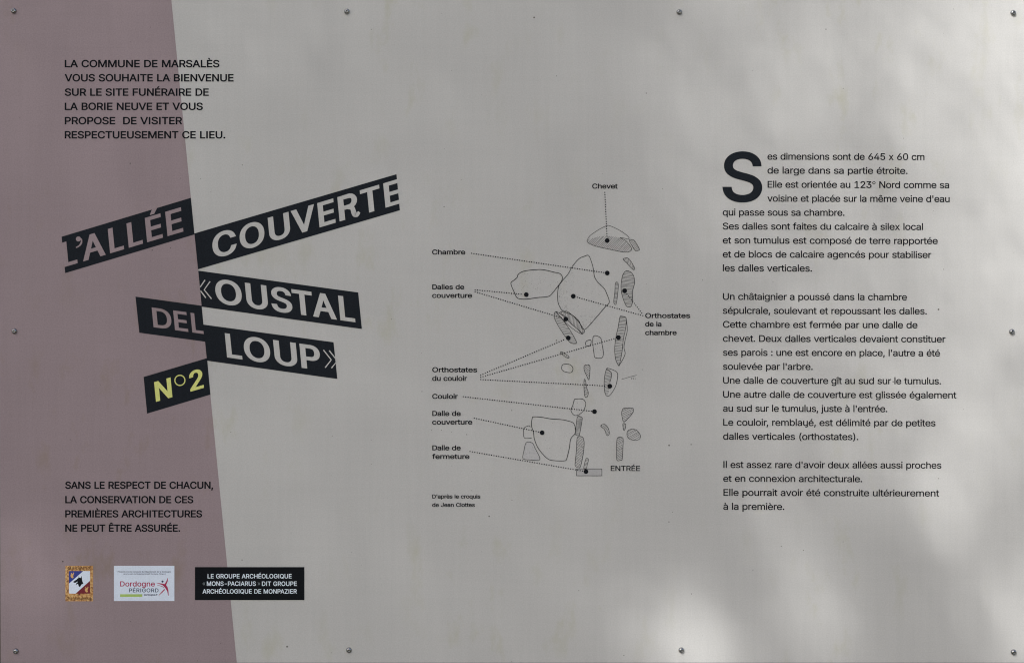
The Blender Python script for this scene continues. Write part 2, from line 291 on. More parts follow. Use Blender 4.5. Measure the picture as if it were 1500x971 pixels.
    'd': '849|46 0 391 -16 -64 0 48 -32 223 32 -49 32 28 -59 109 169 -27 59 0 -81 68 378 0 79 -28 -59 110 585 27 59 -49 -32 224 721 48 32 -63 0 391 769 48 0 -29 16 506 745 29 -15 -17 21 575 691 16 -20 -8 15 612 638 3 0 -3 0 621 638 0 127 0 -126 621 1017 41 0 -41 0 744 1017 0 -339 0 339 744 0 -40 0 40 0 625 0 0 39 0 -39 625 117 -4 0 4 0 613 117 -9 -15 17 21 574 62 -17 -20 29 15 505 8 -30 -16|-47 0 409 94 46 0 -32 -24 526 130 32 24 -17 -43 599 230 16 43 0 -56 623 379 0 56 16 -42 599 526 -16 42 32 -24 527 624 -32 24 46 0 409 660 -48 0 32 24 289 623 -32 -25 16 43 217 522 -16 -42 0 53 193 379 0 -54 -16 43 217 233 17 -43 -32 25 290 131 33 -25',
    'e': '808|52 0 424 -16 -74 0 53 -33 234 33 -53 33 29 -59 111 170 -28 58 0 -78 68 374 0 77 -29 -59 111 579 28 60 -51 -34 230 719 52 33 -68 0 410 769 42 0 -40 14 532 748 39 -14 -31 30 638 682 32 -30 -18 48 714 564 19 -49 0 69 742 388 0 -17 0 16 742 339 -197 0 197 0 150 339 0 34 0 -35 150 442 175 0 -175 0 676 442 -19 -13 19 13 619 404 0 50 16 -38 595 537 -16 39 31 -22 525 628 -31 21 46 0 410 660 -46 0 32 22 293 627 -33 -22 17 36 218 539 -17 -36 0 42 192 422 0 -22 0 22 192 355 0 -56 -19 40 221 212 19 -39 -35 20 302 123 35 -21 -47 0 425 92 30 0 -24 -8 507 105 25 9 -18 -17 571 145 18 18 -9 -26 611 211 40 -10 -40 9 730 182 -11 -40 29 29 670 79 -28 -30 42 17 565 9 -42 -17',
    'f': '507|-148 0 456 759 0 -35 0 35 456 654 -148 0 148 0 13 654 0 35 0 -35 13 759 148 0|41 0 161 0 0 288 0 -288 161 863 0 43 -20 -29 191 972 20 29 -32 -15 270 1038 33 14 -37 0 375 1060 28 0 -19 4 445 1054 18 -4 -8 4 485 1042 -10 -35 10 35 455 937 -6 2 11 -2 430 944 -11 3 17 0 389 948 -37 0 16 18 309 920 -17 -19 0 37 283 837 0 -279 0 279 283 0 -40 0',
    'g': '850|61 0 414 -301 -56 0 41 -15 268 -279 -42 14 27 -25 165 -220 -28 25 15 -29 101 -139 34 20 -34 -19 203 -81 10 -16 -16 18 243 -132 16 -18 -28 13 309 -177 27 -12 -43 0 414 -195 61 0 -39 -30 564 -150 39 29 0 -62 623 -12 0 50 0 -50 623 137 -4 0 4 0 612 137 -9 -16 17 20 573 83 -16 -20 29 15 505 31 -30 -14 47 0 390 10 -61 0 49 -29 225 53 -48 29 28 -55 110 180 -28 56 0 -79 68 382 0 79 -28 -58 110 587 28 57 -49 -32 225 721 48 32 -63 0 392 769 47 0 -29 15 507 746 29 -16 -17 20 576 692 17 -21 -9 15 615 638 4 0 -3 0 626 638 0 40 0 -41 626 759 40 0 -40 0 745 759 0 -259 0 259 745 -18 0 -66 29 42 701 -180 -30 -41 50 20 581 -272 -50 -19|-47 0 410 118 46 0 -32 -21 527 150 32 22 -17 -40 600 242 16 40 0 -55 625 385 0 54 17 -41 600 528 -16 41 32 -23 528 624 -32 24 47 0 410 660 -48 0 33 24 290 623 -32 -24 17 41 217 525 -16 -41 0 52 193 385 0 -53 -16 40 217 245 17 -40 -32 22 291 152 32 -23',
    'h': '820|0 45 227 453 0 -151 0 151 227 0 -40 0 41 0 105 0 0 339 0 -339 105 1017 41 0 -40 0 227 1017 0 -147 0 147 227 575 -7 0 7 0 205 575 23 70 -43 -30 304 724 43 30 -58 0 455 769 51 0 -39 21 590 737 39 -21 -21 42 681 642 22 -43 0 64 714 481 0 -161 0 160 714 0 -41 0 41 0 592 0 0 157 0 -156 592 470 0 60 31 -33 546 609 -31 33 53 0 420 658 -36 0 29 15 322 635 -30 -16 16 31 253 565 -17 -30',
    'i': '333|41 0 105 0 0 253 0 -253 105 759 41 0 -40 0 227 759 0 -253 0 253 227 0 -40 0|24 0 167 886 -23 0 16 -16 108 909 -17 16 0 -22 83 966 0 23 -17 -16 108 1024 16 16 -23 0 167 1047 24 0 -17 16 228 1024 16 -16 0 23 253 966 0 -22 16 16 228 909 -17 -16',
    'j': '333|0 -273 105 759 41 0 -40 0 227 759 0 -273 0 273 227 -60 1 -47 17 34 203 -181 -16 -34 33 18 129 -258 -32 -18 48 0 8 -285 -10 0 9 0 -20 -285 0 37 0 -38 -20 -173 8 0 -8 0 4 -173 35 0 -16 -20 81 -144 16 20 0 -37 105 -58 0 272|23 0 167 886 -24 0 16 -16 107 909 -17 16 0 -22 82 966 0 23 -17 -16 107 1024 16 16 -24 0 167 1047 23 0 -17 16 227 1024 17 -16 0 23 252 966 0 -22 17 16 227 909 -17 -16',
    'l': '378|15 0 279 -5 -59 0 28 -30 148 40 -29 30 0 -56 105 169 0 283 0 -283 105 1017 41 0 -40 0 227 1017 0 -273 0 274 227 197 0 -34 -8 14 240 125 9 -14 -26 0 292 104 13 0 -7 -1 321 105 6 1 -6 -2 339 109 8 -35 -7 35 361 5 -10 -2 15 2 323 -2 -14 -2',
    'm': '1220|41 0 105 0 0 253 0 -253 105 759 40 0 -40 0 224 759 0 -56 -1 56 225 591 -4 0 3 0 215 591 11 40 -23 -27 265 692 23 27 -30 -13 344 752 30 14 -32 0 438 772 56 0 -35 34 575 721 34 -34 -10 54 642 589 -6 0 5 0 625 589 9 38 -24 -27 674 686 24 28 -34 -15 761 750 34 15 -40 0 873 772 44 0 -36 19 994 744 37 -20 -21 39 1081 657 22 -39 0 59 1114 510 0 -170 0 170 1114 0 -41 0 41 0 991 0 0 169 0 -169 991 507 0 55 31 -23 945 625 -31 24 41 0 837 661 -34 0 25 15 748 639 -25 -14 13 25 691 580 -14 -25 0 33 671 494 0 -164 0 165 671 0 -41 0 41 0 548 0 0 173 0 -174 548 520 0 42 28 -26 506 622 -28 26 43 0 399 661 -30 0 26 14 315 640 -26 -14 16 28 252 578 -17 -27 0 41 227 476 0 -159 0 159 227 0 -40 0',
    'n': '819|0 45 227 453 0 -151 0 151 227 0 -40 0 41 0 105 0 0 253 0 -253 105 759 40 0 -39 0 223 759 1 -62 0 61 224 575 -6 0 6 0 205 575 23 70 -43 -30 304 724 43 30 -58 0 455 769 51 0 -39 21 590 737 39 -21 -22 42 681 642 22 -43 0 64 714 481 0 -161 0 160 714 0 -41 0 41 0 592 0 0 157 0 -156 592 470 0 60 31 -33 546 609 -31 33 53 0 420 658 -36 0 29 15 322 635 -30 -16 16 31 253 565 -17 -30',
    'o': '830|70 0 414 -16 -68 0 51 -33 234 33 -52 33 29 -59 112 170 -29 59 0 -78 68 375 0 79 -29 -59 112 582 29 59 -52 -33 234 720 51 32 -68 0 414 769 70 0 -52 32 597 720 52 -33 -29 59 719 582 29 -59 0 79 762 375 0 -78 29 59 719 170 -29 -59 52 33 597 33 -52 -33|-50 0 414 93 51 0 -33 -26 540 132 33 26 -16 -43 614 235 16 43 0 -51 638 375 0 51 16 -43 614 516 -16 43 33 -26 540 620 -33 27 51 0 414 660 -50 0 33 27 290 620 -33 -26 16 43 217 517 -16 -43 0 51 193 375 0 -51 -16 43 217 235 16 -43 -33 26 290 132 33 -26',
    'p': '849|41 0 105 -285 0 348 0 -348 105 759 40 0 -40 0 224 759 0 -40 0 41 224 638 4 0 -4 0 236 638 9 15 -16 -20 274 691 17 21 -29 -15 343 745 29 16 -48 0 458 769 63 0 -49 32 626 721 48 -32 -28 59 740 585 27 -59 0 79 780 378 0 -81 27 59 740 169 -27 -59 49 32 626 32 -48 -32 63 0 459 -16 -47 0 30 -16 345 8 -29 15 17 -20 276 62 -17 21 10 -15 236 117 -3 0 3 0 227 117 0 -134 0 134 227 -285 -40 0|-46 0 440 94 47 0 -32 -25 559 131 32 25 -17 -43 632 233 16 43 0 -54 656 379 0 53 16 -42 632 522 -16 43 32 -25 560 623 -33 24 48 0 440 660 -46 0 32 24 322 624 -32 -24 16 42 250 526 -16 -42 0 56 225 379 0 -56 -16 43 250 230 17 -43 -32 24 323 130 32 -24',
    'q': '849|0 348 744 -285 -41 0 41 0 621 -285 0 134 0 -134 621 117 -3 0 3 0 612 117 -9 -15 16 21 574 62 -17 -20 29 15 505 8 -30 -16 46 0 391 -16 -64 0 48 -32 223 32 -49 32 28 -59 109 169 -27 59 0 -81 68 378 0 79 -28 -59 110 585 27 59 -49 -32 224 721 48 32 -63 0 391 769 48 0 -29 16 506 745 29 -15 -17 21 575 691 16 -20 -9 15 613 638 4 0 -4 0 625 638 0 41 0 -40 625 759 40 0 -40 0 744 759 0 -348|-47 0 409 94 46 0 -32 -24 526 130 32 24 -17 -43 599 230 16 43 0 -56 623 379 0 56 16 -42 599 526 -16 42 32 -24 527 624 -32 24 46 0 409 660 -48 0 32 24 289 623 -32 -25 16 43 217 522 -16 -42 0 53 193 379 0 -54 -16 43 217 233 17 -43 -32 25 290 131 33 -25',
    'r': '518|41 0 105 0 0 253 0 -253 105 759 40 0 -39 0 223 759 0 -39 0 39 223 642 3 0 -3 0 231 642 14 38 -35 -23 305 734 35 24 -45 0 426 770 10 0 -13 0 459 769 12 -1 -7 1 487 767 0 -40 0 41 487 645 -4 0 14 -2 460 649 -14 2 16 0 414 651 -36 0 28 15 318 629 -28 -15 16 27 252 567 -17 -27 0 35 227 474 0 -158 0 158 227 0 -40 0',
    's': '730|59 0 364 -16 -52 0 41 -16 224 7 -40 15 26 -31 124 76 -27 30 9 -44 71 188 39 9 -39 -8 188 213 10 -42 -30 19 248 121 30 -20 -46 0 363 91 52 0 -32 -23 489 125 31 22 0 -32 536 206 0 26 19 -17 508 271 -19 18 37 -8 424 310 -42 10 42 -10 298 340 -68 16 34 -34 144 416 -33 35 0 -54 94 548 0 43 -24 -33 130 663 24 33 -42 -19 230 741 42 19 -54 0 374 769 52 0 -37 16 508 745 37 -16 -23 29 598 678 23 -28 -10 37 648 580 -37 -9 37 9 536 554 -9 29 25 -22 485 631 -25 23 49 0 375 665 -46 0 30 21 262 634 -30 -21 0 32 217 554 0 -28 -21 17 248 487 20 -18 -43 10 343 446 39 -9 -39 9 459 419 69 -17 -33 34 612 343 34 -34 0 52 662 213 0 -45 25 35 625 94 -25 -34 45 20 520 13 -45 -20',
    't': '455|-132 0 408 759 0 -35 0 35 408 654 -132 0 132 0 13 654 0 35 0 -35 13 759 132 0|0 -252 130 942 40 0 -41 0 252 942 0 -249 0 249 252 195 0 -33 -13 15 272 123 14 -16 -33 0 341 100 7 0 -12 -2 370 102 12 2 -10 -2 404 107 7 -34 -7 35 426 3 -12 -4 16 1 384 -5 -16 -2 15 0 337 -8 -66 0 36 -34 184 43 -36 34 0 -62 130 186 0 252',
    'u': '820|56 0 365 -10 -51 0 39 -22 230 22 -39 21 22 -42 138 117 -22 43 0 -64 105 278 0 160 0 -161 105 759 41 0 -40 0 227 759 0 -157 0 157 227 288 0 -59 -31 33 274 150 31 -33 -53 0 400 100 37 0 -29 -16 498 124 29 16 -17 -31 567 194 17 30 0 -43 592 305 0 151 0 -152 592 759 41 0 -41 0 714 759 0 -253 0 253 714 0 -39 0 39 0 596 0 0 61 0 -62 596 184 6 0 -7 0 615 184 -24 -71 43 29 514 34 -43 -30',
    'v': '778|43 0 325 0 -97 253 97 -253 35 759 44 0 -45 0 169 759 54 -150 -53 150 330 310 17 -46 -12 45 374 174 12 -46 -13 42 411 42 -14 0 14 0 368 42 13 42 -12 -46 406 174 11 45 -16 -46 448 310 54 150 -54 -150 610 759 44 0 -44 0 743 759 -97 -253 96 253 453 0 -43 0',
    'x': '757|47 0 42 0 100 145 -101 -145 343 436 0 -31 0 32 342 342 -95 139 95 -139 57 759 48 0 -48 0 200 759 32 -50 -32 49 295 611 24 -37 -18 32 358 507 19 -33 -19 30 414 412 -21 0 21 0 351 412 20 30 -16 -33 405 507 16 32 -24 -37 466 611 33 49 -32 -50 563 759 47 0 -46 0 703 759 -95 -141 96 141 417 337 0 31 0 -30 417 428 100 -143 -100 143 716 0 -48 0 47 0 574 0 -38 57 37 -57 462 171 -24 36 17 -32 400 272 -18 32 18 -29 346 363 21 0 -21 0 409 363 -19 -29 16 32 357 272 -16 -32 24 36 296 171 -37 -57 38 57 183 0 -47 0',
    'y': '778|7 -3 95 -277 9 35 -9 -36 123 -171 7 -2 -7 1 143 -175 23 -5 -20 -3 208 -178 19 4 -15 -16 260 -148 16 17 -11 -35 301 -71 8 23 -8 -22 325 -3 -97 254 97 -254 35 759 44 0 -45 0 169 759 54 -150 -53 150 330 310 17 -46 -12 46 374 173 11 -45 -13 42 411 42 -15 0 15 0 367 42 13 42 -12 -46 405 174 12 45 -16 -46 448 310 54 150 -54 -150 610 759 45 0 -44 0 743 759 -112 -292 112 291 408 -116 -15 -40 21 26 353 -214 -21 -26 28 12 279 -271 -29 -13 36 0 183 -290 -20 0 16 -3 129 -286 -15 3',
    'z': '761|198 0 83 0 0 30 0 -30 83 91 142 183 -142 -182 508 639 0 2 0 -2 508 646 -137 0 137 0 96 646 0 38 0 -38 96 759 189 0 -190 0 665 759 0 -33 0 32 665 662 -138 -181 138 181 252 120 0 -2 0 2 252 113 142 0 -141 0 677 113 0 -38 0 38 677 0 -198 0',
    '0': '906|76 0 453 -14 -75 0 53 -41 260 48 -54 41 28 -78 138 227 -28 78 0 -110 96 508 0 110 -28 -78 138 790 29 78 -53 -41 261 969 53 41 -75 0 453 1031 76 0 -53 41 646 969 53 -41 -28 78 768 790 28 -78 0 110 811 508 0 -110 28 78 769 227 -28 -78 53 41 647 48 -54 -41|-50 0 453 99 50 0 -35 -32 580 147 35 33 -18 -61 660 287 19 61 0 -86 688 508 0 87 19 -61 660 730 -18 61 35 -32 580 870 -35 33 50 0 453 919 -50 0 35 33 326 870 -35 -32 19 61 246 730 -18 -61 0 87 219 508 0 -86 -18 61 246 287 19 -61 -35 33 326 147 35 -32',
    '1': '906|210 0 153 0 0 36 0 -36 153 109 210 0 -210 0 782 109 0 -36 0 36 782 0 -210 0|-52 0 552 1017 0 -339 0 339 552 0 -43 0 42 0 425 0 0 299 0 -299 425 897 -2 0 2 0 419 897 -83 -61 82 60 172 716 0 46 0 -46 172 854 75 54 -75 -54 397 1017 51 0',
    '2': '906|217 0 128 0 0 32 0 -32 128 95 113 121 -113 -120 468 457 39 41 -25 -31 564 565 26 31 -12 -28 621 653 13 28 0 -32 640 743 0 36 17 -26 615 837 -17 27 29 -14 546 898 -29 14 37 0 447 919 -39 0 29 16 344 895 -28 -16 15 29 278 827 -16 -29 0 39 254 724 -41 0 41 0 131 724 0 61 -27 -47 172 885 28 46 -48 -25 286 992 48 26 -61 0 450 1031 61 0 -47 25 612 993 47 -25 -27 44 722 890 27 -43 0 54 762 745 0 -38 13 36 742 635 -14 -35 33 44 672 517 -33 -43 59 62 534 359 -76 -79 76 79 305 121 0 -3 0 3 305 113 158 0 -157 0 778 113 0 -37 0 38 778 0 -216 0',
    '3': '906|68 0 436 -14 -62 0 52 -22 265 19 -51 23 32 -42 140 115 -31 41 4 -58 87 264 44 0 -44 0 219 264 3 -35 -20 25 253 174 20 -24 -31 13 330 118 32 -12 -39 0 437 100 42 0 -33 -15 550 122 33 14 -19 -28 629 186 20 28 0 -41 658 290 0 37 17 -31 632 392 -18 31 38 -19 549 467 -37 19 61 0 402 495 -29 0 30 0 313 495 0 34 0 -34 313 598 88 100 -88 -100 576 897 0 2 0 -2 576 904 -146 0 146 0 139 904 0 38 0 -37 139 1017 202 0 -202 0 745 1017 0 -32 0 32 745 921 -107 -121 107 121 423 557 0 7 0 -7 423 578 75 7 -55 25 617 552 54 -25 -29 46 742 445 29 -46 0 57 786 290 0 -60 30 46 741 132 -30 -46 53 26 617 25 -52 -26',
    '4': '906|249 0 79 211 0 35 0 -35 79 317 138 233 -138 -233 494 1017 42 0 -42 0 621 1017 -134 -228 135 228 217 332 0 -2 0 2 217 325 203 0 -203 0 826 325 0 -38 0 38 826 211 -249 0|41 0 563 0 0 81 0 -80 563 242 0 17 0 -16 563 292 0 115 0 -114 563 635 41 0 -41 0 686 635 0 -212 0 212 686 0 -41 0',
    '5': '906|66 0 442 -14 -60 0 48 -24 280 22 -48 24 28 -41 166 120 -29 42 3 -53 119 261 42 0 -41 0 244 261 3 -31 -18 24 276 178 18 -24 -29 13 347 121 28 -14 -35 0 442 100 41 0 -32 -20 552 129 33 19 -18 -34 628 209 18 34 0 -43 656 324 0 44 19 -35 627 442 -19 35 33 -20 549 524 -33 20 42 0 436 554 -34 0 33 11 335 537 -33 -12 20 18 256 492 -40 4 40 -4 135 505 19 171 -19 -170 192 1017 180 0 -181 0 733 1017 0 -37 0 38 733 904 -144 0 144 0 301 904 -11 -100 11 100 268 603 1 0 -1 0 272 603 23 20 -33 -12 355 650 33 11 -37 0 459 667 46 0 -40 17 588 642 39 -17 -29 30 690 571 29 -31 -17 42 758 462 16 -41 0 50 782 326 0 -65 29 51 738 151 -30 -51 51 30 617 30 -51 -29',
    '6': '906|63 0 453 -14 -64 0 49 -28 284 29 -49 29 28 -51 169 149 -28 51 0 -66 127 324 0 48 -21 -54 159 478 22 54 -55 -81 274 681 77 112 -77 -112 505 1017 46 0 -47 0 644 1017 -114 -165 114 165 302 522 -4 0 4 0 291 522 9 19 -17 -16 330 575 17 16 -23 -10 391 614 24 9 -29 0 470 628 62 0 -46 26 632 589 46 -26 -26 47 739 480 26 -47 0 63 778 314 0 -63 29 49 735 145 -28 -49 49 28 620 29 -49 -29|-40 0 453 97 39 0 -30 -19 557 125 30 19 -18 -33 629 203 17 33 0 -41 655 314 0 43 17 -33 629 427 -18 32 30 -19 557 503 -30 18 39 0 453 531 -40 0 30 18 348 503 -31 -18 17 32 276 428 -17 -32 0 42 250 317 0 -43 -17 33 276 203 17 -33 -31 19 348 125 30 -19',
    '7': '906|45 0 194 0 151 299 -151 -299 647 897 0 2 0 -2 647 904 -174 0 174 0 124 904 0 38 0 -37 124 1017 219 0 -219 0 781 1017 0 -40 0 40 781 897 -150 -299 150 299 330 0 -45 0',
    '8': '906|68 0 453 -14 -69 0 52 -24 271 23 -52 24 30 -43 148 124 -29 42 0 -55 104 270 0 44 -17 -36 130 390 18 37 -30 -25 202 482 31 25 -38 -7 305 529 0 2 0 -2 305 534 -50 12 30 -43 185 616 -29 42 0 -55 141 761 0 52 -27 -41 181 900 27 40 -47 -24 292 996 46 23 -61 0 453 1031 59 0 -47 23 612 996 47 -24 -27 40 723 900 27 -41 0 52 763 761 0 -55 29 42 719 616 -30 -42 49 12 601 534 0 -2 0 2 601 529 37 -7 -30 25 702 482 31 -25 -18 37 775 390 18 -36 0 44 802 270 0 -55 30 42 757 124 -30 -43 52 24 634 23 -53 -24|-46 0 453 98 45 0 -32 -15 569 121 33 14 -18 -27 646 183 18 27 0 -36 673 277 0 38 19 -29 645 377 -20 29 33 -17 566 446 -34 16 42 0 453 470 -43 0 34 16 338 446 -33 -17 20 29 259 377 -19 -29 0 38 231 277 0 -36 -18 27 258 183 18 -27 -34 14 335 121 33 -15|-37 0 453 579 36 0 -27 -15 548 601 28 14 -16 -26 614 661 16 26 0 -34 638 751 0 34 16 -25 615 840 -15 25 28 -14 550 899 -28 14 37 0 453 920 -38 0 28 14 355 899 -28 -14 16 25 289 840 -16 -25 0 34 266 751 0 -34 -16 26 289 661 16 -26 -28 14 355 601 29 -15',
    '9': '906|-62 0 452 1031 63 0 -49 29 620 988 49 -29 -28 51 736 869 28 -51 0 65 778 694 0 -49 22 55 745 539 -21 -54 55 81 630 337 -76 -113 76 112 401 0 -47 0 46 0 261 0 114 165 -114 -165 603 495 4 0 -4 0 615 495 -10 -19 17 16 575 442 -17 -16 24 9 513 404 -23 -10 28 0 436 389 -62 0 46 -26 274 428 -46 26 26 -47 166 538 -26 47 0 -63 127 703 0 64 -28 -50 169 873 29 49 -49 -28 285 989 49 28|40 0 452 920 -39 0 31 19 348 892 -30 -19 17 32 277 815 -18 -33 0 42 251 703 0 -42 -18 33 277 591 17 -33 -30 18 348 515 31 -19 -39 0 452 487 40 0 -30 -18 557 514 31 18 -17 -32 629 590 17 32 0 -42 655 701 0 42 17 -33 629 814 -17 33 30 -19 558 892 -31 19',
    '.': '376|25 0 191 -9 -26 0 18 -18 126 18 -18 18 0 -25 99 82 0 25 -18 -18 126 147 18 18 -26 0 191 173 25 0 -17 18 255 147 18 -18 0 25 282 82 0 -25 18 18 255 18 -17 -18',
    ',': '376|31 0 75 -239 20 127 -20 -127 135 142 46 0 -46 0 274 142 -35 -127 35 127 169 -239 -32 0',
    ':': '376|25 0 191 -9 -26 0 18 -18 126 18 -18 18 0 -25 99 82 0 25 -18 -18 126 147 18 18 -26 0 191 173 25 0 -17 18 255 147 18 -18 0 25 282 82 0 -25 18 18 255 18 -17 -18|25 0 191 541 -26 0 18 -18 126 568 -18 18 0 -25 99 632 0 26 -18 -18 126 697 18 18 -26 0 191 724 25 0 -17 18 255 697 18 -18 0 26 282 632 0 -25 18 18 255 568 -17 -18',
    "'": '412|33 0 156 635 -5 127 5 -127 141 1017 43 0 -43 0 271 1017 -5 -127 5 127 257 635 -34 0',
    '’': '354|31 0 103 636 20 127 -20 -127 163 1017 46 0 -46 0 302 1017 -35 -127 35 127 197 636 -32 0',
    '-': '906|-149 0 674 489 0 -38 0 37 674 376 -149 0 149 0 228 376 0 37 0 -38 228 489 149 0',
    '(': '546|0 -100 178 413 0 75 -15 -81 201 647 15 82 -26 -75 263 882 26 75 -34 -55 353 1078 40 0 -40 0 472 1078 -35 -70 25 78 382 856 -26 -77 14 75 323 627 -14 -76 0 67 302 413 0 -60 -12 62 321 229 12 -62 -25 69 376 32 25 -69 -39 81 472 -192 -40 0 40 0 353 -192 -57 98 29 -102 223 109 -30 103',
    ')': '546|40 0 74 -192 40 83 -25 -70 172 36 25 69 -11 -62 226 233 12 61 0 -59 244 413 0 67 14 -76 223 627 -13 75 25 -77 165 856 -25 78 35 -70 74 1078 40 0 -39 0 193 1078 34 -55 -26 75 283 882 27 -75 -16 82 346 647 15 -82 0 74 368 413 0 -102 30 102 323 107 -30 -103 57 97 193 -192 -39 0',
    'É': '837|210 0 120 0 0 339 0 -339 120 1017 208 0 -208 0 745 1017 0 -38 0 38 745 903 -165 0 165 0 249 903 0 -110 0 110 249 572 154 0 -154 0 711 572 0 -38 0 39 711 457 -154 0 154 0 249 457 0 -114 0 115 249 114 167 0 -167 0 750 114 0 -38 0 38 750 0 -210 0|33 0 382 1116 32 67 -32 -67 477 1317 46 0 -46 0 614 1317 -44 -67 44 67 482 1116 -33 0',
    'È': '837|210 0 120 0 0 339 0 -339 120 1017 208 0 -208 0 745 1017 0 -38 0 38 745 903 -165 0 165 0 249 903 0 -110 0 110 249 572 154 0 -154 0 711 572 0 -38 0 39 711 457 -154 0 154 0 249 457 0 -114 0 115 249 114 167 0 -167 0 750 114 0 -38 0 38 750 0 -210 0|33 0 388 1116 -44 67 44 -67 256 1317 46 0 -46 0 393 1317 31 -67 -32 67 488 1116 -33 0',
    'Ê': '837|210 0 120 0 0 339 0 -339 120 1017 208 0 -208 0 745 1017 0 -38 0 38 745 903 -165 0 165 0 249 903 0 -110 0 110 249 572 154 0 -154 0 711 572 0 -38 0 39 711 457 -154 0 154 0 249 457 0 -114 0 115 249 114 167 0 -167 0 750 114 0 -38 0 38 750 0 -210 0|33 40 337 1129 -40 0 40 0 217 1129 0 2 0 -2 217 1135 54 61 -54 -61 378 1317 38 0 -39 0 494 1317 53 -61 -54 61 655 1135 0 -2 0 2 655 1129 -41 0 40 0 533 1129 -33 40 32 -40 436 1249 -33 -40',
    'é': '808|52 0 424 -16 -74 0 53 -33 234 33 -53 33 29 -59 111 170 -28 58 0 -78 68 374 0 77 -29 -59 111 579 28 60 -51 -34 230 719 52 33 -68 0 410 769 42 0 -40 14 532 748 39 -14 -31 30 638 682 32 -30 -18 48 714 564 19 -49 0 69 742 388 0 -17 0 16 742 339 -197 0 197 0 150 339 0 34 0 -35 150 442 175 0 -175 0 676 442 -19 -13 19 13 619 404 0 50 16 -38 595 537 -16 39 31 -22 525 628 -31 21 46 0 410 660 -46 0 32 22 293 627 -33 -22 17 36 218 539 -17 -36 0 42 192 422 0 -22 0 22 192 355 0 -56 -19 40 221 212 19 -39 -35 20 302 123 35 -21 -47 0 425 92 30 0 -24 -8 507 105 25 9 -18 -17 571 145 18 18 -9 -26 611 211 40 -10 -40 9 730 182 -11 -40 29 29 670 79 -28 -30 42 17 565 9 -42 -17|33 0 354 858 32 67 -32 -67 449 1058 46 0 -46 0 586 1058 -44 -67 44 67 454 858 -33 0',
    'è': '808|52 0 424 -16 -74 0 53 -33 234 33 -53 33 29 -59 111 170 -28 58 0 -78 68 374 0 77 -29 -59 111 579 28 60 -51 -34 230 719 52 33 -68 0 410 769 42 0 -40 14 532 748 39 -14 -31 30 638 682 32 -30 -18 48 714 564 19 -49 0 69 742 388 0 -17 0 16 742 339 -197 0 197 0 150 339 0 34 0 -35 150 442 175 0 -175 0 676 442 -19 -13 19 13 619 404 0 50 16 -38 595 537 -16 39 31 -22 525 628 -31 21 46 0 410 660 -46 0 32 22 293 627 -33 -22 17 36 218 539 -17 -36 0 42 192 422 0 -22 0 22 192 355 0 -56 -19 40 221 212 19 -39 -35 20 302 123 35 -21 -47 0 425 92 30 0 -24 -8 507 105 25 9 -18 -17 571 145 18 18 -9 -26 611 211 40 -10 -40 9 730 182 -11 -40 29 29 670 79 -28 -30 42 17 565 9 -42 -17|34 0 359 858 -44 67 44 -67 227 1058 46 0 -46 0 364 1058 32 -67 -32 67 460 858 -34 0',
    'ê': '808|52 0 424 -16 -74 0 53 -33 234 33 -53 33 29 -59 111 170 -28 58 0 -78 68 374 0 77 -29 -59 111 579 28 60 -51 -34 230 719 52 33 -68 0 410 769 42 0 -40 14 532 748 39 -14 -31 30 638 682 32 -30 -18 48 714 564 19 -49 0 69 742 388 0 -17 0 16 742 339 -197 0 197 0 150 339 0 34 0 -35 150 442 175 0 -175 0 676 442 -19 -13 19 13 619 404 0 50 16 -38 595 537 -16 39 31 -22 525 628 -31 21 46 0 410 660 -46 0 32 22 293 627 -33 -22 17 36 218 539 -17 -36 0 42 192 422 0 -22 0 22 192 355 0 -56 -19 40 221 212 19 -39 -35 20 302 123 35 -21 -47 0 425 92 30 0 -24 -8 507 105 25 9 -18 -17 571 145 18 18 -9 -26 611 211 40 -10 -40 9 730 182 -11 -40 29 29 670 79 -28 -30 42 17 565 9 -42 -17|33 39 309 871 -40 0 40 0 189 871 0 1 0 -2 189 876 54 61 -54 -60 350 1058 38 0 -39 0 466 1058 53 -60 -54 61 627 876 0 -2 0 1 627 871 -41 0 40 0 505 871 -33 39 32 -40 408 990 -33 -40',
    'à': '778|43 0 320 -17 -48 0 39 -18 189 10 -40 18 23 -35 95 89 -23 35 0 -50 61 216 0 43 -17 -27 86 322 17 27 -29 -16 155 386 29 16 -35 -7 251 421 35 8 -35 -5 356 440 46 6 -28 -3 467 453 29 4 -14 -8 531 470 13 8 0 -18 551 509 0 2 0 -1 551 513 0 32 12 -21 533 593 -12 22 24 -12 480 644 -24 12 35 0 391 662 -36 0 26 11 298 645 -26 -12 16 17 235 602 -16 -18 7 18 200 548 -39 11 39 -11 82 582 18 46 -32 -27 157 692 32 27 -40 -12 266 751 40 12 -41 0 388 769 27 0 -33 6 478 759 33 -7 -30 18 572 721 29 -19 -20 36 645 640 19 -35 0 56 673 503 0 -168 0 168 673 0 -40 0 40 0 553 0 0 35 0 -35 553 104 -3 0 3 0 545 104 -9 -18 19 19 504 49 -19 -19 30 13 431 2 -31 -13|-31 0 341 91 45 0 -31 -17 456 117 31 18 -16 -28 527 186 16 29 0 -32 551 276 0 34 0 -35 551 380 -5 -6 16 4 519 364 -16 -5 21 3 463 352 -22 -4 21 3 400 342 -20 -2 13 2 351 336 -29 -4 25 9 269 317 -26 -9 15 16 207 279 -16 -17 0 29 184 210 0 -26 -14 18 204 144 13 -17 -23 10 259 104 24 -9|34 0 330 858 -43 67 44 -67 199 1058 45 0 -45 0 335 1058 32 -67 -32 67 431 858 -34 0',
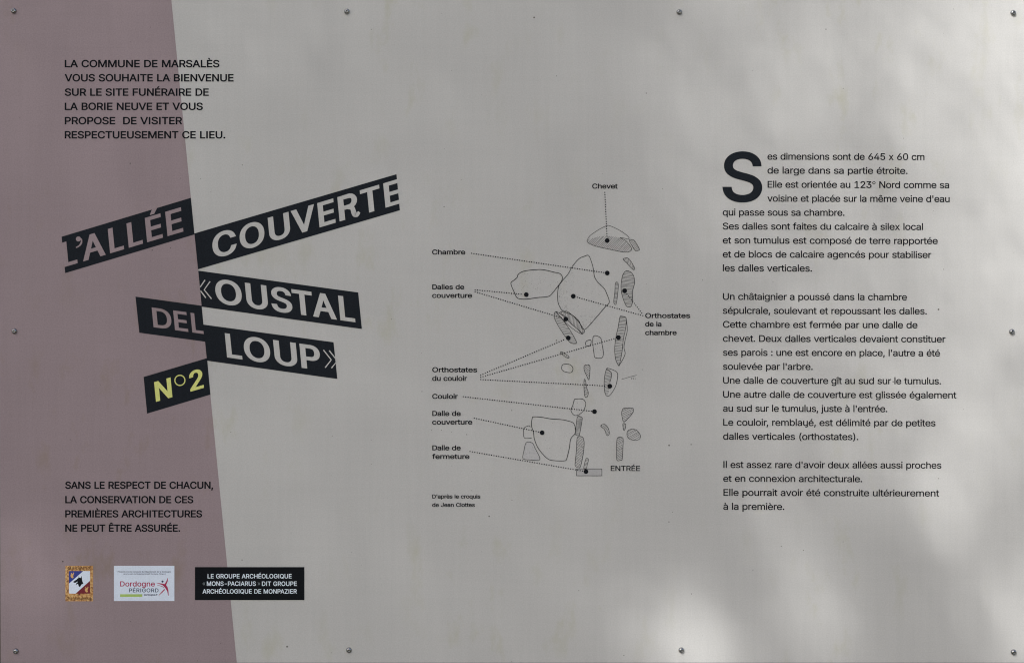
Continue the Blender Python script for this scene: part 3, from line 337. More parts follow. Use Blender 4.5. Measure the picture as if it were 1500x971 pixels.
    'â': '778|43 0 320 -17 -48 0 39 -18 189 10 -40 18 23 -35 95 89 -23 35 0 -50 61 216 0 43 -17 -27 86 322 17 27 -29 -16 155 386 29 16 -35 -7 251 421 35 8 -35 -5 356 440 46 6 -28 -3 467 453 29 4 -14 -8 531 470 13 8 0 -18 551 509 0 2 0 -1 551 513 0 32 12 -21 533 593 -12 22 24 -12 480 644 -24 12 35 0 391 662 -36 0 26 11 298 645 -26 -12 16 17 235 602 -16 -18 7 18 200 548 -39 11 39 -11 82 582 18 46 -32 -27 157 692 32 27 -40 -12 266 751 40 12 -41 0 388 769 27 0 -33 6 478 759 33 -7 -30 18 572 721 29 -19 -20 36 645 640 19 -35 0 56 673 503 0 -168 0 168 673 0 -40 0 40 0 553 0 0 35 0 -35 553 104 -3 0 3 0 545 104 -9 -18 19 19 504 49 -19 -19 30 13 431 2 -31 -13|-31 0 341 91 45 0 -31 -17 456 117 31 18 -16 -28 527 186 16 29 0 -32 551 276 0 34 0 -35 551 380 -5 -6 16 4 519 364 -16 -5 21 3 463 352 -22 -4 21 3 400 342 -20 -2 13 2 351 336 -29 -4 25 9 269 317 -26 -9 15 16 207 279 -16 -17 0 29 184 210 0 -26 -14 18 204 144 13 -17 -23 10 259 104 24 -9|33 39 280 871 -40 0 40 0 160 871 0 1 0 -2 160 876 53 61 -53 -60 320 1058 39 0 -38 0 436 1058 54 -60 -53 61 597 876 0 -2 0 1 597 871 -40 0 41 0 475 871 -32 39 33 -40 378 990 -32 -40',
    'î': '333|41 0 105 0 0 253 0 -253 105 759 41 0 -40 0 227 759 0 -253 0 253 227 0 -40 0|33 39 68 871 -40 0 40 0 -52 871 0 1 0 -2 -52 876 54 61 -54 -60 109 1058 38 0 -39 0 225 1058 53 -60 -54 61 386 876 0 -2 0 1 386 871 -41 0 40 0 264 871 -33 39 32 -40 167 990 -33 -40',
    'ç': '791|38 0 414 -16 -68 0 51 -33 234 33 -52 33 29 -59 112 170 -29 59 0 -78 68 375 0 79 -29 -59 112 582 29 59 -52 -33 234 720 51 32 -68 0 414 769 38 0 -33 10 520 754 33 -10 -27 18 610 712 27 -19 -20 27 680 644 19 -27 -9 33 723 554 -39 -10 39 10 606 524 -6 20 11 -16 581 578 -11 17 16 -12 540 621 -16 13 21 -7 484 650 -21 6 26 0 414 660 -50 0 33 27 290 620 -33 -26 16 43 217 517 -16 -43 0 51 193 375 0 -51 -16 43 217 235 16 -43 -33 26 290 132 33 -26 -50 0 414 93 26 0 -21 -7 485 103 21 7 -16 -12 541 132 17 13 -11 -17 583 177 12 18 -5 -20 608 234 40 -10 -39 10 726 205 -10 -35 20 27 682 112 -19 -27 28 19 612 43 -27 -20 34 10 521 -1 -33 -10|27 0 339 -285 0 23 0 -24 339 -214 27 0 -27 0 419 -214 25 0 -9 -6 471 -204 10 7 0 -17 486 -169 0 17 10 -7 471 -134 -9 6 25 0 419 -124 -18 0 19 0 363 -124 7 52 -7 -53 384 33 21 0 -22 0 449 33 0 -11 0 11 449 0 0 -20 0 20 449 -59 44 -2 -21 18 546 -88 21 -18 0 36 578 -169 0 -40 26 18 539 -257 -26 -19 54 0 420 -285 -27 0',
}
CAP = 1017.0


# ------------------------------------------------------------------ print helpers (layout units, y down)
class Print:
    """collects flat printed shapes and links them as one mesh on the face of the sign"""

    def __init__(self):
        self.v, self.f = [], []

    def poly(self, pts, off, holes=()):
        rings = [[Vector((x, y, 0)) for x, y in r] for r in (pts, *holes)]
        tris = tessellate_polygon(rings)
        flat = [p for r in rings for p in r]
        k = len(self.v)
        self.v += [place(p.x, p.y, off) for p in flat]
        for a, b, c in tris:
            A, B, D = flat[a], flat[b], flat[c]
            cr = (B.x - A.x) * (D.y - A.y) - (B.y - A.y) * (D.x - A.x)
            if abs(cr) < 1e-9:
                continue
            self.f.append((k + a, k + b, k + c) if cr < 0 else (k + a, k + c, k + b))

    def stroke(self, pts, width, off, closed=False):
        n = len(pts)
        P = [Vector(p) for p in pts]
        lft, rgt = [], []
        for i in range(n):
            if closed:
                a, b = P[i - 1], P[(i + 1) % n]
            else:
                a, b = P[max(i - 1, 0)], P[min(i + 1, n - 1)]
            d = b - a
            if d.length < 1e-9:
                d = Vector((1, 0))
            d.normalize()
            nn = Vector((-d.y, d.x)) * width[i] / 2 if isinstance(width, (list, tuple)) else Vector((-d.y, d.x)) * width / 2
            lft.append(P[i] + nn)
            rgt.append(P[i] - nn)
        k = len(self.v)
        self.v += [place(p.x, p.y, off) for p in lft] + [place(p.x, p.y, off) for p in rgt]
        for i in range(n if closed else n - 1):
            j = (i + 1) % n
            self.f.append((k + i, k + j, k + n + j, k + n + i))

    def dot(self, x, y, r, off, seg=12):
        self.poly([(x + r * math.cos(2 * math.pi * i / seg), y + r * math.sin(2 * math.pi * i / seg)) for i in range(seg)], off)

    def build(self, name, mat, parent):
        me = bpy.data.meshes.new(name)
        me.from_pydata(self.v, [], self.f)
        me.update()
        # every printed face looks out of the sign
        bm = bmesh.new()
        bm.from_mesh(me)
        for f in bm.faces:
            if f.normal.y > 0:
                f.normal_flip()
        bm.to_mesh(me)
        bm.free()
        me.materials.append(M[mat])
        o = bpy.data.objects.new(name, me)
        C.objects.link(o)
        o.parent = parent
        return o


def place(px, py, off):
    """layout units to metres; off = height above the sign's face in millimetres"""
    return ((px - 750) * S, -off * 0.001, ZC + (485.5 - py) * S)


def bez(a, b, c, d, n):
    out = []
    for i in range(n):
        t = i / n
        u = 1 - t
        out.append((u ** 3 * a[0] + 3 * u * u * t * b[0] + 3 * u * t * t * c[0] + t ** 3 * d[0],
                    u ** 3 * a[1] + 3 * u * u * t * b[1] + 3 * u * t * t * c[1] + t ** 3 * d[1]))
    return out


def area(p):
    return sum(p[i][0] * p[(i + 1) % len(p)][1] - p[(i + 1) % len(p)][0] * p[i][1] for i in range(len(p))) / 2


GCACHE = {}


def glyph(ch):
    """advance and flattened contours of a letter"""
    if ch in GCACHE:
        return GCACHE[ch]
    parts = GLYPHS[ch].split('|')
    cons = []
    for p in parts[1:]:
        q = list(map(float, p.split()))
        kn = [q[i:i + 6] for i in range(0, len(q), 6)]
        pts = []
        for i, a in enumerate(kn):
            b = kn[(i + 1) % len(kn)]
            p0, p3 = (a[2], a[3]), (b[2], b[3])
            p1, p2 = (a[2] + a[4], a[3] + a[5]), (b[2] + b[0], b[3] + b[1])
            ln = math.hypot(p3[0] - p0[0], p3[1] - p0[1])
            if ln < 1e-6:
                continue
            dev = max(abs((p3[0] - p0[0]) * (q_[1] - p0[1]) - (p3[1] - p0[1]) * (q_[0] - p0[0])) / ln for q_ in (p1, p2))
            pts += [p0] if dev < 3 else bez(p0, p1, p2, p3, 5)
        cons.append(pts)
    GCACHE[ch] = (float(parts[0]), cons)
    return GCACHE[ch]


def fatten(p, dx, dy):
    """push a contour outwards (clockwise outers grow, counter-clockwise holes shrink)"""
    n = len(p)
    out = []
    for i in range(n):
        a, b, c = p[i - 1], p[i], p[(i + 1) % n]
        e1 = Vector((b[0] - a[0], b[1] - a[1]))
        e2 = Vector((c[0] - b[0], c[1] - b[1]))
        if e1.length < 1e-9 or e2.length < 1e-9:
            out.append(b)
            continue
        e1.normalize()
        e2.normalize()
        n1, n2 = Vector((-e1.y, e1.x)), Vector((-e2.y, e2.x))
        m = n1 + n2
        if m.length < 1e-6:
            m = n1.copy()
        m.normalize()
        k = min(1 / max(m.dot(n1), 0.3), 1.7)
        out.append((b[0] + m.x * k * dx, b[1] + m.y * k * dy))
    return out


def inside(pt, poly):
    x, y = pt
    c = False
    for i in range(len(poly)):
        x1, y1 = poly[i - 1]
        x2, y2 = poly[i]
        if (y1 > y) != (y2 > y) and x < (x2 - x1) * (y - y1) / (y2 - y1) + x1:
            c = not c
    return c


def emit(pr, cons, fn, off):
    """fill contours by the non-zero rule (letter contours overlap themselves)"""
    vs, es = [], []
    for c in cons:
        k = len(vs)
        n = len(c)
        vs += [Vector(p) for p in c]
        es += [(k + i, k + (i + 1) % n) for i in range(n)]
    co, _, tris, _, _, _ = delaunay_2d_cdt(vs, es, [], 0, 1e-6, False)
    segs = [(c[i - 1][0], c[i - 1][1], c[i][0], c[i][1]) for c in cons for i in range(len(c))]
    k = len(pr.v)
    pr.v += [place(*fn(p.x, p.y), off) for p in co]
    for t in tris:
        x = sum(co[i].x for i in t) / 3
        y = sum(co[i].y for i in t) / 3
        w_ = 0
        for x1, y1, x2, y2 in segs:
            if (y1 > y) != (y2 > y) and x < (x2 - x1) * (y - y1) / (y2 - y1) + x1:
                w_ += 1 if y2 > y1 else -1
        if w_:
            pr.f.append(tuple(k + i for i in t))


KERN = {'AV': -70, 'VA': -70, 'LA': 10, 'AT': -60, 'TA': -60, 'RV': -20, 'LT': -70, 'AU': -15, 'PA': -70, 'r,': -60, 'y,': -60, 've': -10, 'PE': 0, 'LO': -20}


def y_glyph():
    """u-shaped y of the body face: u with a hooked tail"""
    adv, cons = glyph('u')
    xr = max(p[0] for c in cons for p in c)
    st = 92
    xs = xr - st / 2
    mid = [(xs, 60), (xs, -60), (xs - 18, -140), (xs - 75, -190), (xs - 165, -205), (xs - 270, -190)]
    pl, prr = [], []
    for i, p in enumerate(mid):
        a, b = mid[max(i - 1, 0)], mid[min(i + 1, len(mid) - 1)]
        d = Vector((b[0] - a[0], b[1] - a[1])).normalized()
        nn = Vector((-d.y, d.x)) * st / 2
        pl.append((p[0] + nn.x, p[1] + nn.y))
        prr.append((p[0] - nn.x, p[1] - nn.y))
    tail = pl + prr[::-1]
    if area(tail) > 0:
        tail = tail[::-1]
    return adv, cons + [tail]


def ring_cons(cx, cy, r, t):
    out = [(cx + r * math.cos(-2 * math.pi * i / 28), cy + r * math.sin(-2 * math.pi * i / 28)) for i in range(28)]
    inn = [(cx + (r - t) * math.cos(2 * math.pi * i / 28), cy + (r - t) * math.sin(2 * math.pi * i / 28)) for i in range(28)]
    return [out, inn]


def box(x0, x1, y0, y1):
    return [(x0, y0), (x0, y1), (x1, y1), (x1, y0)]


def get(ch):
    if ch == 'I':
        return 430, [box(150, 280, 0, 1017)]
    if ch == 'l':
        return 340, [box(112, 228, 0, 1060)]
    if ch == 'y':
        return y_glyph()
    if ch == '°':
        return 560, ring_cons(270, 800, 205, 48)
    if ch in '«»':
        cs = []
        for k in (0, 210):
            xs = (290, 100, 290) if ch == '«' else (100, 290, 100)
            t = 60
            c = [(xs[0] + k, 560), (xs[1] + k, 340), (xs[2] + k, 120), (xs[2] + k + t, 120), (xs[1] + k + t, 340), (xs[0] + k + t, 560)]
            cs.append(c if area(c) < 0 else c[::-1])
        return 640, cs
    return glyph(ch)


def text(pr, s, x0, x1, base, cap, weight=0.0, off=0.32, slope=0.0, spread=0.0):
    """one line of lettering whose ink runs from x0 to x1; weight thickens every stem (layout units)"""
    pen, items = 0.0, []
    for i, ch in enumerate(s):
        if ch == ' ':
            pen += 450 + spread
            continue
        adv, cons = get(ch)
        items.append((pen, ch, cons))
        pen += adv + spread + KERN.get(s[i:i + 2], 0)
    lo = min(p + q[0] for p, ch, cons in items[:1] for c in cons for q in c)
    hi = max(p + q[0] for p, ch, cons in items[-1:] for c in cons for q in c)
    sx = (x1 - x0 - 2 * weight) / (hi - lo)
    sy = (cap - 2 * weight * 0.8) / CAP
    for pen, ch, cons in items:
        cs = [fatten([((pen + q[0] - lo) * sx + x0 + weight, q[1] * sy + weight * 0.8) for q in c], weight, weight * 0.8) for c in cons]
        emit(pr, cs, lambda x, y: (x, base - y + slope * (x - x0)), off)


LEAN = 0.0989


def big(pr, ch, x0, x1, bx, by, slope, cap, dx, dy, off):
    """one slanted title letter: x0..x1 at the baseline, which passes (bx, by) with the slope"""
    cons = get(ch)[1]
    lo = min(q[0] for c in cons for q in c)
    hi = max(q[0] for c in cons for q in c)
    sx = (x1 - x0 - 2 * dx) / (hi - lo)
    sy = (cap - 2 * dy) / CAP
    cs = [fatten([((q[0] - lo) * sx + x0 + dx, q[1] * sy + dy) for q in c], dx, dy) for c in cons]
    emit(pr, cs, lambda x, y: (x - LEAN * y, by + slope * (x - bx) - y), off)


def smooth(pts, closed=True, sub=5):
    """Catmull-Rom through the points"""
    n = len(pts)
    out = []
    for i in range(n if closed else n - 1):
        p = [pts[(i + k) % n] if closed else pts[min(max(i + k, 0), n - 1)] for k in (-1, 0, 1, 2)]
        for j in range(sub):
            t = j / sub
            out.append(tuple(0.5 * (2 * p[1][a] + (p[2][a] - p[0][a]) * t + (2 * p[0][a] - 5 * p[1][a] + 4 * p[2][a] - p[3][a]) * t * t
                                    + (3 * p[1][a] - p[0][a] - 3 * p[2][a] + p[3][a]) * t ** 3) for a in (0, 1)))
    if not closed:
        out.append(pts[-1])
    return out


def hatch(pr, poly, ang, gap, width, off, jit=0.15):
    """hand-drawn parallel lines clipped to an outline"""
    ca, sa = math.cos(ang), math.sin(ang)
    q = [(x * ca + y * sa, -x * sa + y * ca) for x, y in poly]
    lo, hi = min(p[1] for p in q), max(p[1] for p in q)
    v = lo + gap * 0.5
    while v < hi:
        xs = []
        for i in range(len(q)):
            (x1, y1), (x2, y2) = q[i - 1], q[i]
            if (y1 > v) != (y2 > v):
                xs.append(x1 + (v - y1) / (y2 - y1) * (x2 - x1))
        xs.sort()
        for a, b in zip(xs[::2], xs[1::2]):
            if b - a > 0.8:
                dv = random.uniform(-0.25, 0.25) * gap
                A = (a, v)
                B = (b, v + dv)
                pr.stroke([(A[0] * ca - A[1] * sa, A[0] * sa + A[1] * ca), (B[0] * ca - B[1] * sa, B[0] * sa + B[1] * ca)], width, off)
        v += gap * random.uniform(1 - jit, 1 + jit)


def zoom(ox, oy, sc):
    return lambda pts: [(ox + x / sc, oy + y / sc) for x, y in pts]


# ------------------------------------------------------------------ the ground
def ground():
    bm = bmesh.new()
    n = 60
    R = 240.0
    ax = [R * (abs(t) ** 2.2) * (1 if t > 0 else -1) for t in [(-1 + 2 * i / n) for i in range(n + 1)]]
    g = [[bm.verts.new((x, y, 0.05 * noise.noise((x * 0.6, y * 0.6, 0)) if abs(x) < 40 and abs(y) < 40 else 0)) for x in ax] for y in ax]
    for j in range(n):
        for i in range(n):
            bm.faces.new((g[j][i], g[j][i + 1], g[j + 1][i + 1], g[j + 1][i]))
    me = bpy.data.meshes.new('ground')
    bm.to_mesh(me)
    bm.free()
    me.materials.append(M['ground'])
    o = bpy.data.objects.new('ground', me)
    C.objects.link(o)
    o['kind'] = 'structure'


ground()

# ------------------------------------------------------------------ the sign
sign = bpy.data.objects.new('information_sign', None)
C.objects.link(sign)
sign['label'] = 'grey and mauve information sign with slanted black title strips and a stone plan'
sign['category'] = 'sign'


def slab(name, corners, y0, y1, mat, bevel):
    """a plate from four layout corners (front face at y0, back at y1)"""
    bm = bmesh.new()
    fr = [bm.verts.new((place(x, y, 0)[0], y0, place(x, y, 0)[2])) for x, y in corners]
    bk = [bm.verts.new((place(x, y, 0)[0], y1, place(x, y, 0)[2])) for x, y in corners]
    bm.faces.new(fr)
    bm.faces.new(bk[::-1])
    for i in range(4):
        bm.faces.new((fr[i], bk[i], bk[(i + 1) % 4], fr[(i + 1) % 4]))
    bmesh.ops.recalc_face_normals(bm, faces=bm.faces)
    if bevel:
        bmesh.ops.bevel(bm, geom=bm.edges[:], offset=bevel, segments=2, affect='EDGES', profile=0.5)
    me = bpy.data.meshes.new(name)
    bm.to_mesh(me)
    bm.free()
    me.materials.append(M[mat])
    o = bpy.data.objects.new(name, me)
    C.objects.link(o)
    o.parent = sign
    return o


slab('panel', [(-2.0, -9), (1509, -9), (1509, 970.1), (1.0, 970.1)], 0.0, 0.004, 'panel', 0.0002)
slab('backing_board', [(-22, -30), (1522, -30), (1522, 992), (-22, 992)], 0.0045, 0.030, 'wood', 0.002)
for px in (150, 1350):
    bm = bmesh.new()
    x = place(px, 0, 0)[0]
    bmesh.ops.create_cube(bm, size=1)
    for v in bm.verts:
        v.co = Vector((x + v.co.x * 0.09, 0.0765 + v.co.y * 0.09, (v.co.z + 0.5) * 2.1 - 0.3))
    bmesh.ops.bevel(bm, geom=bm.edges[:], offset=0.004, segments=2, affect='EDGES', profile=0.5)
    me = bpy.data.meshes.new('post')
    bm.to_mesh(me)
    bm.free()
    me.materials.append(M['wood'])
    o = bpy.data.objects.new('post', me)
    C.objects.link(o)
    o.parent = sign


def divx(y):
    return 251 + LEAN * y


p = Print()
p.poly([(-1.6, -8.6), (divx(-8.6), -8.6), (divx(969.7), 969.7), (1.35, 969.7)], 0.1)
p.build('colour_field', 'pink', sign)['label'] = 'mauve field left of the slanting edge'

# --- writing on the left
p = Print()
for s, x1, b in (('LA COMMUNE DE MARSALÈS', 321.6, 99.2), ('VOUS SOUHAITE LA BIENVENUE', 342.3, 119.9), ('SUR LE SITE FUNÉRAIRE DE', 305.9, 140.9),
                 ('LA BORIE NEUVE ET VOUS', 297.2, 161.7), ('PROPOSE  DE VISITER', 267.0, 182.6), ('RESPECTUEUSEMENT CE LIEU.', 330.2, 203.3)):
    text(p, s, 94.9, x1, b, 10.9, 0.44, 0.3, 0.0, -25)
p.build('welcome_text', 'text', sign)
p = Print()
for s, x1, b in (('SANS LE RESPECT DE CHACUN,', 312.4, 715.6), ('LA CONSERVATION DE CES', 283.3, 736.7), ('PREMIÈRES ARCHITECTURES', 296.2, 757.4),
                 ('NE PEUT ÊTRE ASSURÉE.', 264.1, 778.4)):
    text(p, s, 95.6, x1, b, 10.6, 0.44, 0.3, 0.0, -25)
p.build('notice_text', 'text', sign)


# --- the six title strips
def title(corners, letters, mat, cap, bx, by, slope, dx, dy, extra=None, label=None):
    q = Print()
    q.poly(corners, 0.22)
    st = q.build('title_strip', 'black', sign)
    if label:
        st['label'] = label
    q = Print()
    for ch, x0, x1 in letters:
        big(q, ch, x0, x1, bx, by, slope, cap, dx, dy, 0.34)
    if extra:
        extra(q)
    q.build('lettering', mat, st)


def Z(ox, sc):
    return lambda rows: [(c, ox + a / sc, ox + b / sc) for c, a, b in rows]


def apostrophe(q):
    q.dot(115.0, 350.2, 3.7, 0.34, 20)
    q.stroke(smooth([(116.2, 347.6), (119.2, 350.6), (119.4, 355.2), (116.6, 359.8), (111.4, 362.9)], False, 5), [1.2] * 5 + [2.2] * 5 + [2.6] * 5 + [1.9] * 5 + [1.0], 0.36)


title([(90.3, 346.9), (279.6, 290.0), (284.9, 343.6), (95.6, 400.1)],
      Z(80, 5.992)([('L', 83, 203), ('A', 255, 446), ('L', 488, 611), ('L', 652, 776), ('É', 813, 951), ('E', 992, 1131)]),
      'pink', 35.6, 245.6, 346.2, -0.2985, 1.65, 0.75, extra=apostrophe)


def curl_r(q):
    """R with a curling leg, drawn with the pen"""
    bx, by, sl = 468.2, 333.4, -0.2985
    base = 280 + 1020 / 4.6875

    def T(pts):
        return [(base + x - LEAN * y, by + sl * (base + x - bx) - y) for x, y in pts]
    q.poly(T([(0, 0), (8.2, 0), (8.2, 35.5), (0, 35.5)]), 0.34)
    q.stroke(T([(8.0, 32.6), (15, 32.6)] + [(16.5 + 7.4 * math.cos(a), 25.0 + 7.6 * math.sin(a)) for a in [math.radians(80 - 20 * i) for i in range(9)]] + [(15, 17.4), (8.0, 17.4)]),
             [6.2, 6.2] + [6.6, 7.0, 7.5, 8.0, 8.2, 8.0, 7.5, 7.0, 6.4] + [6.0, 6.0], 0.36)
    q.stroke(T(smooth([(13.5, 17.6), (19.6, 14.0), (21.2, 7.5), (22.6, 3.4), (26.2, 3.0), (29.2, 5.2)], False, 4)), [7.0] * 8 + [7.4] * 8 + [6.4, 5.6, 4.8, 4.2, 3.6], 0.38)


title([(284.8, 342.1), (580.8, 255.4), (585.8, 308.2), (290.1, 394.6)],
      Z(280, 4.6875)([('C', 155, 317), ('O', 342, 511), ('U', 542, 685), ('V', 703, 857), ('E', 882, 993), ('T', 1174, 1307), ('E', 1335, 1446)]),
      'panel', 35.6, 468.2, 333.4, -0.2985, 1.75, 0.85,
      extra=lambda q: curl_r(q))


def quote_open(q):
    q.stroke([(300.4, 410.2), (293.3, 420.6)], 1.7, 0.34)
    q.stroke([(293.9, 426.0), (301.6, 436.3)], 1.7, 0.34)
    q.stroke([(307.8, 412.3), (299.2, 424.5), (309.9, 437.8)], 1.7, 0.34)


title([(290.4, 396.5), (524.7, 428.4), (530.1, 481.8), (295.5, 449.2)],
      Z(180, 3.947)([('O', 542, 694), ('U', 719, 843), ('S', 864, 984), ('T', 988, 1104), ('A', 1103, 1236), ('L', 1258, 1345)]),
      'panel', 36.2, 180 + 1258 / 3.947, 410 + 233 / 3.947, 0.138, 1.75, 0.85, extra=quote_open)
title([(198.5, 434.5), (295.4, 447.8), (300.6, 500.4), (204.1, 487.3)],
      Z(180, 3.947)([('D', 178, 286), ('E', 302, 379), ('L', 402, 468)]),
      'pink', 28.9, 180 + 302 / 3.947, 410 + 290 / 3.947, 0.137, 1.25, 0.6)


def quote_close(q):
    q.stroke([(473.9, 512.6), (485.3, 527.0), (476.4, 538.4)], 1.7, 0.34)
    q.stroke([(482.3, 513.4), (494.2, 528.4), (485.6, 539.0)], 1.7, 0.34)


title([(298.0, 475.4), (488.6, 501.2), (494.2, 554.9), (303.2, 528.2)],
      Z(180, 3.947)([('L', 603, 692), ('O', 707, 858), ('U', 882, 1013), ('P', 1034, 1148)]),
      'panel', 35.6, 180 + 605 / 3.947, 410 + 448 / 3.947, 0.139, 1.75, 0.85, extra=quote_close)


def degree(q):
    cx, cy = 180 + 330 / 3.947, 410 + 580 / 3.947
    r = 7.4
    out = [(cx + (r + 0.8) * math.cos(t), cy + (r + 0.8) * math.sin(t)) for t in [2 * math.pi * i / 40 for i in range(40)]]
    inn = [(cx + (r - 0.8) * math.cos(t), cy + (r - 0.8) * math.sin(t)) for t in [2 * math.pi * i / 40 for i in range(40)]]
    q.poly(out, 0.34, [inn])


title([(210.4, 552.0), (303.4, 524.4), (308.3, 577.7), (215.5, 605.6)],
      Z(180, 3.947)([('N', 192, 287), ('2', 391, 469)]),
      'yellow', 28.8, 180 + 193 / 3.947, 410 + 704 / 3.947, -0.294, 1.35, 0.65, extra=degree, label='black strip with yellow number')

# --- the long text on the right
SLP = 0.0032
p = Print()
p2 = Print()
cons = get('S')[1]
text(p, 'S', 1058.4, 1116.4, 295.6, 72.6, 1.9, 0.3)
p.build('initial_letter', 'black', sign)
B1 = [('es dimensions sont de 645 x 60 cm', 1124.1, 1354.1, 234.2), ('de large dans sa partie étroite.', 1124.1, 1329.4, 254.6),
      ('Elle est orientée au 123° Nord comme sa', 1124.3, 1390.3, 275.2), ("voisine et placée sur la même veine d'eau", 1124.0, 1391.0, 295.6),
      ('qui passe sous sa chambre.', 1058.6, 1237.0, 315.9), ('Ses dalles sont faites du calcaire à silex local', 1058.6, 1352.0, 336.3),
      ('et son tumulus est composé de terre rapportée', 1058.6, 1373.6, 356.8), ('et de blocs de calcaire agencés pour stabiliser', 1058.6, 1364.2, 377.2),
      ('les dalles verticales.', 1058.8, 1189.4, 397.5)]
B2 = [('Un châtaignier a poussé dans la chambre', 1058.9, 1328.5, 439.2), ('sépulcrale, soulevant et repoussant les dalles.', 1058.7, 1357.6, 459.6),
      ('Cette chambre est fermée par une dalle de', 1058.9, 1343.9, 480.0), ('chevet. Deux dalles verticales devaient constituer', 1058.8, 1385.0, 500.5),
      ("ses parois : une est encore en place, l'autre a été", 1058.9, 1376.9, 520.9), ("soulevée par l'arbre.", 1058.9, 1190.4, 541.4),
      ('Une dalle de couverture gît au sud sur le tumulus.', 1059.0, 1378.4, 561.8), ('Une autre dalle de couverture est glissée également', 1059.0, 1400.9, 582.3),
      ("au sud sur le tumulus, juste à l'entrée.", 1059.0, 1299.6, 602.7), ('Le couloir, remblayé, est délimité par de petites', 1059.2, 1370.3, 623.2),
      ('dalles verticales (orthostates).', 1059.1, 1257.3, 643.7)]
B3 = [("Il est assez rare d'avoir deux allées aussi proches", 1059.5, 1378.9, 685.0), ('et en connexion architecturale.', 1059.3, 1262.9, 705.3),
      ('Elle pourrait avoir été construite ultérieurement', 1059.6, 1375.6, 725.8), ('à la première.', 1059.4, 1148.9, 746.2)]
for B in (B1, B2, B3):
    p = Print()
    for s, x0, x1, b in B:
        text(p, s, x0, x1, b, 9.9, 0.2, 0.3, SLP, -48)
    p.build('paragraph', 'text', sign)

# --- the plan of the stones: outlines, hatching and stippling of each stone are one drawing
ZA, ZB, ZD, ZE = zoom(720, 360, 6.25), zoom(790, 450, 6.25), zoom(740, 570, 6.818), zoom(800, 250, 6.79)


def stone(pts, width=0.9, hatching=None, ang=0, gap=2.4, closed=True, dots=0, tint=None, hw=0.42, bias=None, extra=()):
    out = smooth(pts, closed)
    q = Print()
    q.stroke(out, width * 0.92, 0.25, closed)
    for e in extra:
        q.stroke(smooth(e, False, 4), width, 0.25)
    if hatching:
        hatch(q, smooth(hatching) if hatching is not True else out, math.radians(ang), gap, hw, 0.22)
    if dots:
        xs, ys = [a for a, b in out], [b for a, b in out]
        k = 0
        while k < dots:
            x, y = random.uniform(min(xs), max(xs)), random.uniform(min(ys), max(ys))
            if inside((x, y), out) and (bias is None or random.random() < bias(x, y)):
                q.dot(x, y, random.uniform(0.2, 0.36), 0.22, 5)
                k += 1
    o = q.build('stone_drawing', 'line', sign)
    if tint:
        t = Print()
        t.poly(out, 0.16)
        t.build('tint', tint, o)
    return o


stone(ZA([(177, 345), (205, 316), (235, 290), (245, 262), (300, 232), (430, 218), (500, 225), (575, 243), (625, 255), (648, 285), (640, 325), (600, 380), (560, 430), (520, 464),
          (420, 475), (310, 489), (240, 480), (210, 430)]), 1.1, dots=110)
big_stone = ZA([(885, 88), (905, 120), (930, 200), (942, 280), (970, 330), (1030, 390), (1055, 440), (1078, 515), (1040, 560), (950, 665), (848, 768), (800, 690), (740, 635), (655, 598),
                (618, 545), (605, 480), (612, 380), (645, 325), (700, 260), (740, 190), (800, 120), (850, 97)])
stone(big_stone, 1.0, dots=220, bias=lambda x, y: min(1, max(0.04, 0.9 - (x - 817) / 28)) if y < 462 else 0.5)
stone(ZA([(622, 616), (660, 600), (700, 605), (760, 655), (815, 720), (850, 778), (832, 803), (780, 757), (715, 700), (670, 645)]), 0.8, True, 95, 2.0)
stone(ZA([(590, 605), (630, 622), (700, 685), (780, 757), (832, 803), (815, 803), (765, 775), (690, 715), (640, 660)]), 0.8)
stone(ZA([(572, 640), (588, 603), (625, 645), (680, 715), (730, 790), (778, 885), (735, 892), (700, 865), (640, 780), (590, 695)]), 0.8, True, 8, 2.5)
stone(ZA([(1205, 125), (1217, 115), (1250, 115), (1280, 150), (1310, 205), (1300, 220), (1270, 195), (1235, 155)]), 0.8, True, 80, 2.0)
stone(ZA([(1240, 230), (1280, 245), (1305, 290), (1308, 350), (1290, 420), (1292, 500), (1280, 550), (1255, 560), (1230, 545), (1200, 470), (1185, 390), (1195, 290), (1215, 245)]),
      0.8, True, 5, 1.9)
stone(ZA([(1135, 340), (1160, 348), (1155, 440), (1142, 530), (1128, 535), (1118, 510), (1128, 430)]), 0.7, True, -4, 1.9)
stone(ZE([(410, 690), (440, 645), (520, 590), (600, 550), (640, 552), (740, 600), (820, 660), (814, 682), (790, 676), (735, 668), (795, 700), (840, 755), (850, 785), (830, 805), (770, 810), (640, 785),
          (480, 748), (415, 715)]), 0.75, ZE([(412, 692), (470, 668), (560, 652), (650, 655), (735, 668), (790, 697), (840, 755), (850, 785), (830, 805), (770, 810), (640, 785), (480, 748), (418, 715)]),
      -48, 2.2, dots=26)
stone(ZE([(825, 690), (860, 688), (885, 705), (928, 780), (915, 795), (885, 795), (850, 740)]), 0.75, True, 55, 2.0)
stone(ZB([(738, 90), (755, 83), (795, 100), (790, 190), (770, 290), (758, 400), (735, 520), (725, 532), (700, 480), (690, 390), (700, 280), (722, 180)]), 0.8, True, 6, 2.2,
      extra=[ZB([(795, 100), (805, 210), (785, 300), (775, 370), (785, 430), (745, 510), (727, 532)])])
stone(ZB([(422, 330), (435, 308), (470, 300), (472, 335), (455, 355), (430, 350)]), 0.9)
stone(ZB([(492, 275), (515, 260), (560, 280), (570, 320), (585, 400), (582, 450), (560, 466), (510, 460), (500, 420), (490, 340)]), 0.9, dots=10)
stone(ZB([(192, 412), (215, 412), (270, 450), (265, 465), (240, 455), (205, 430)]), 0.7, True, 70, 2.0)
stone(ZB([(205, 545), (220, 523), (275, 523), (305, 550), (305, 580), (285, 598), (235, 590), (208, 572)]), 0.9)
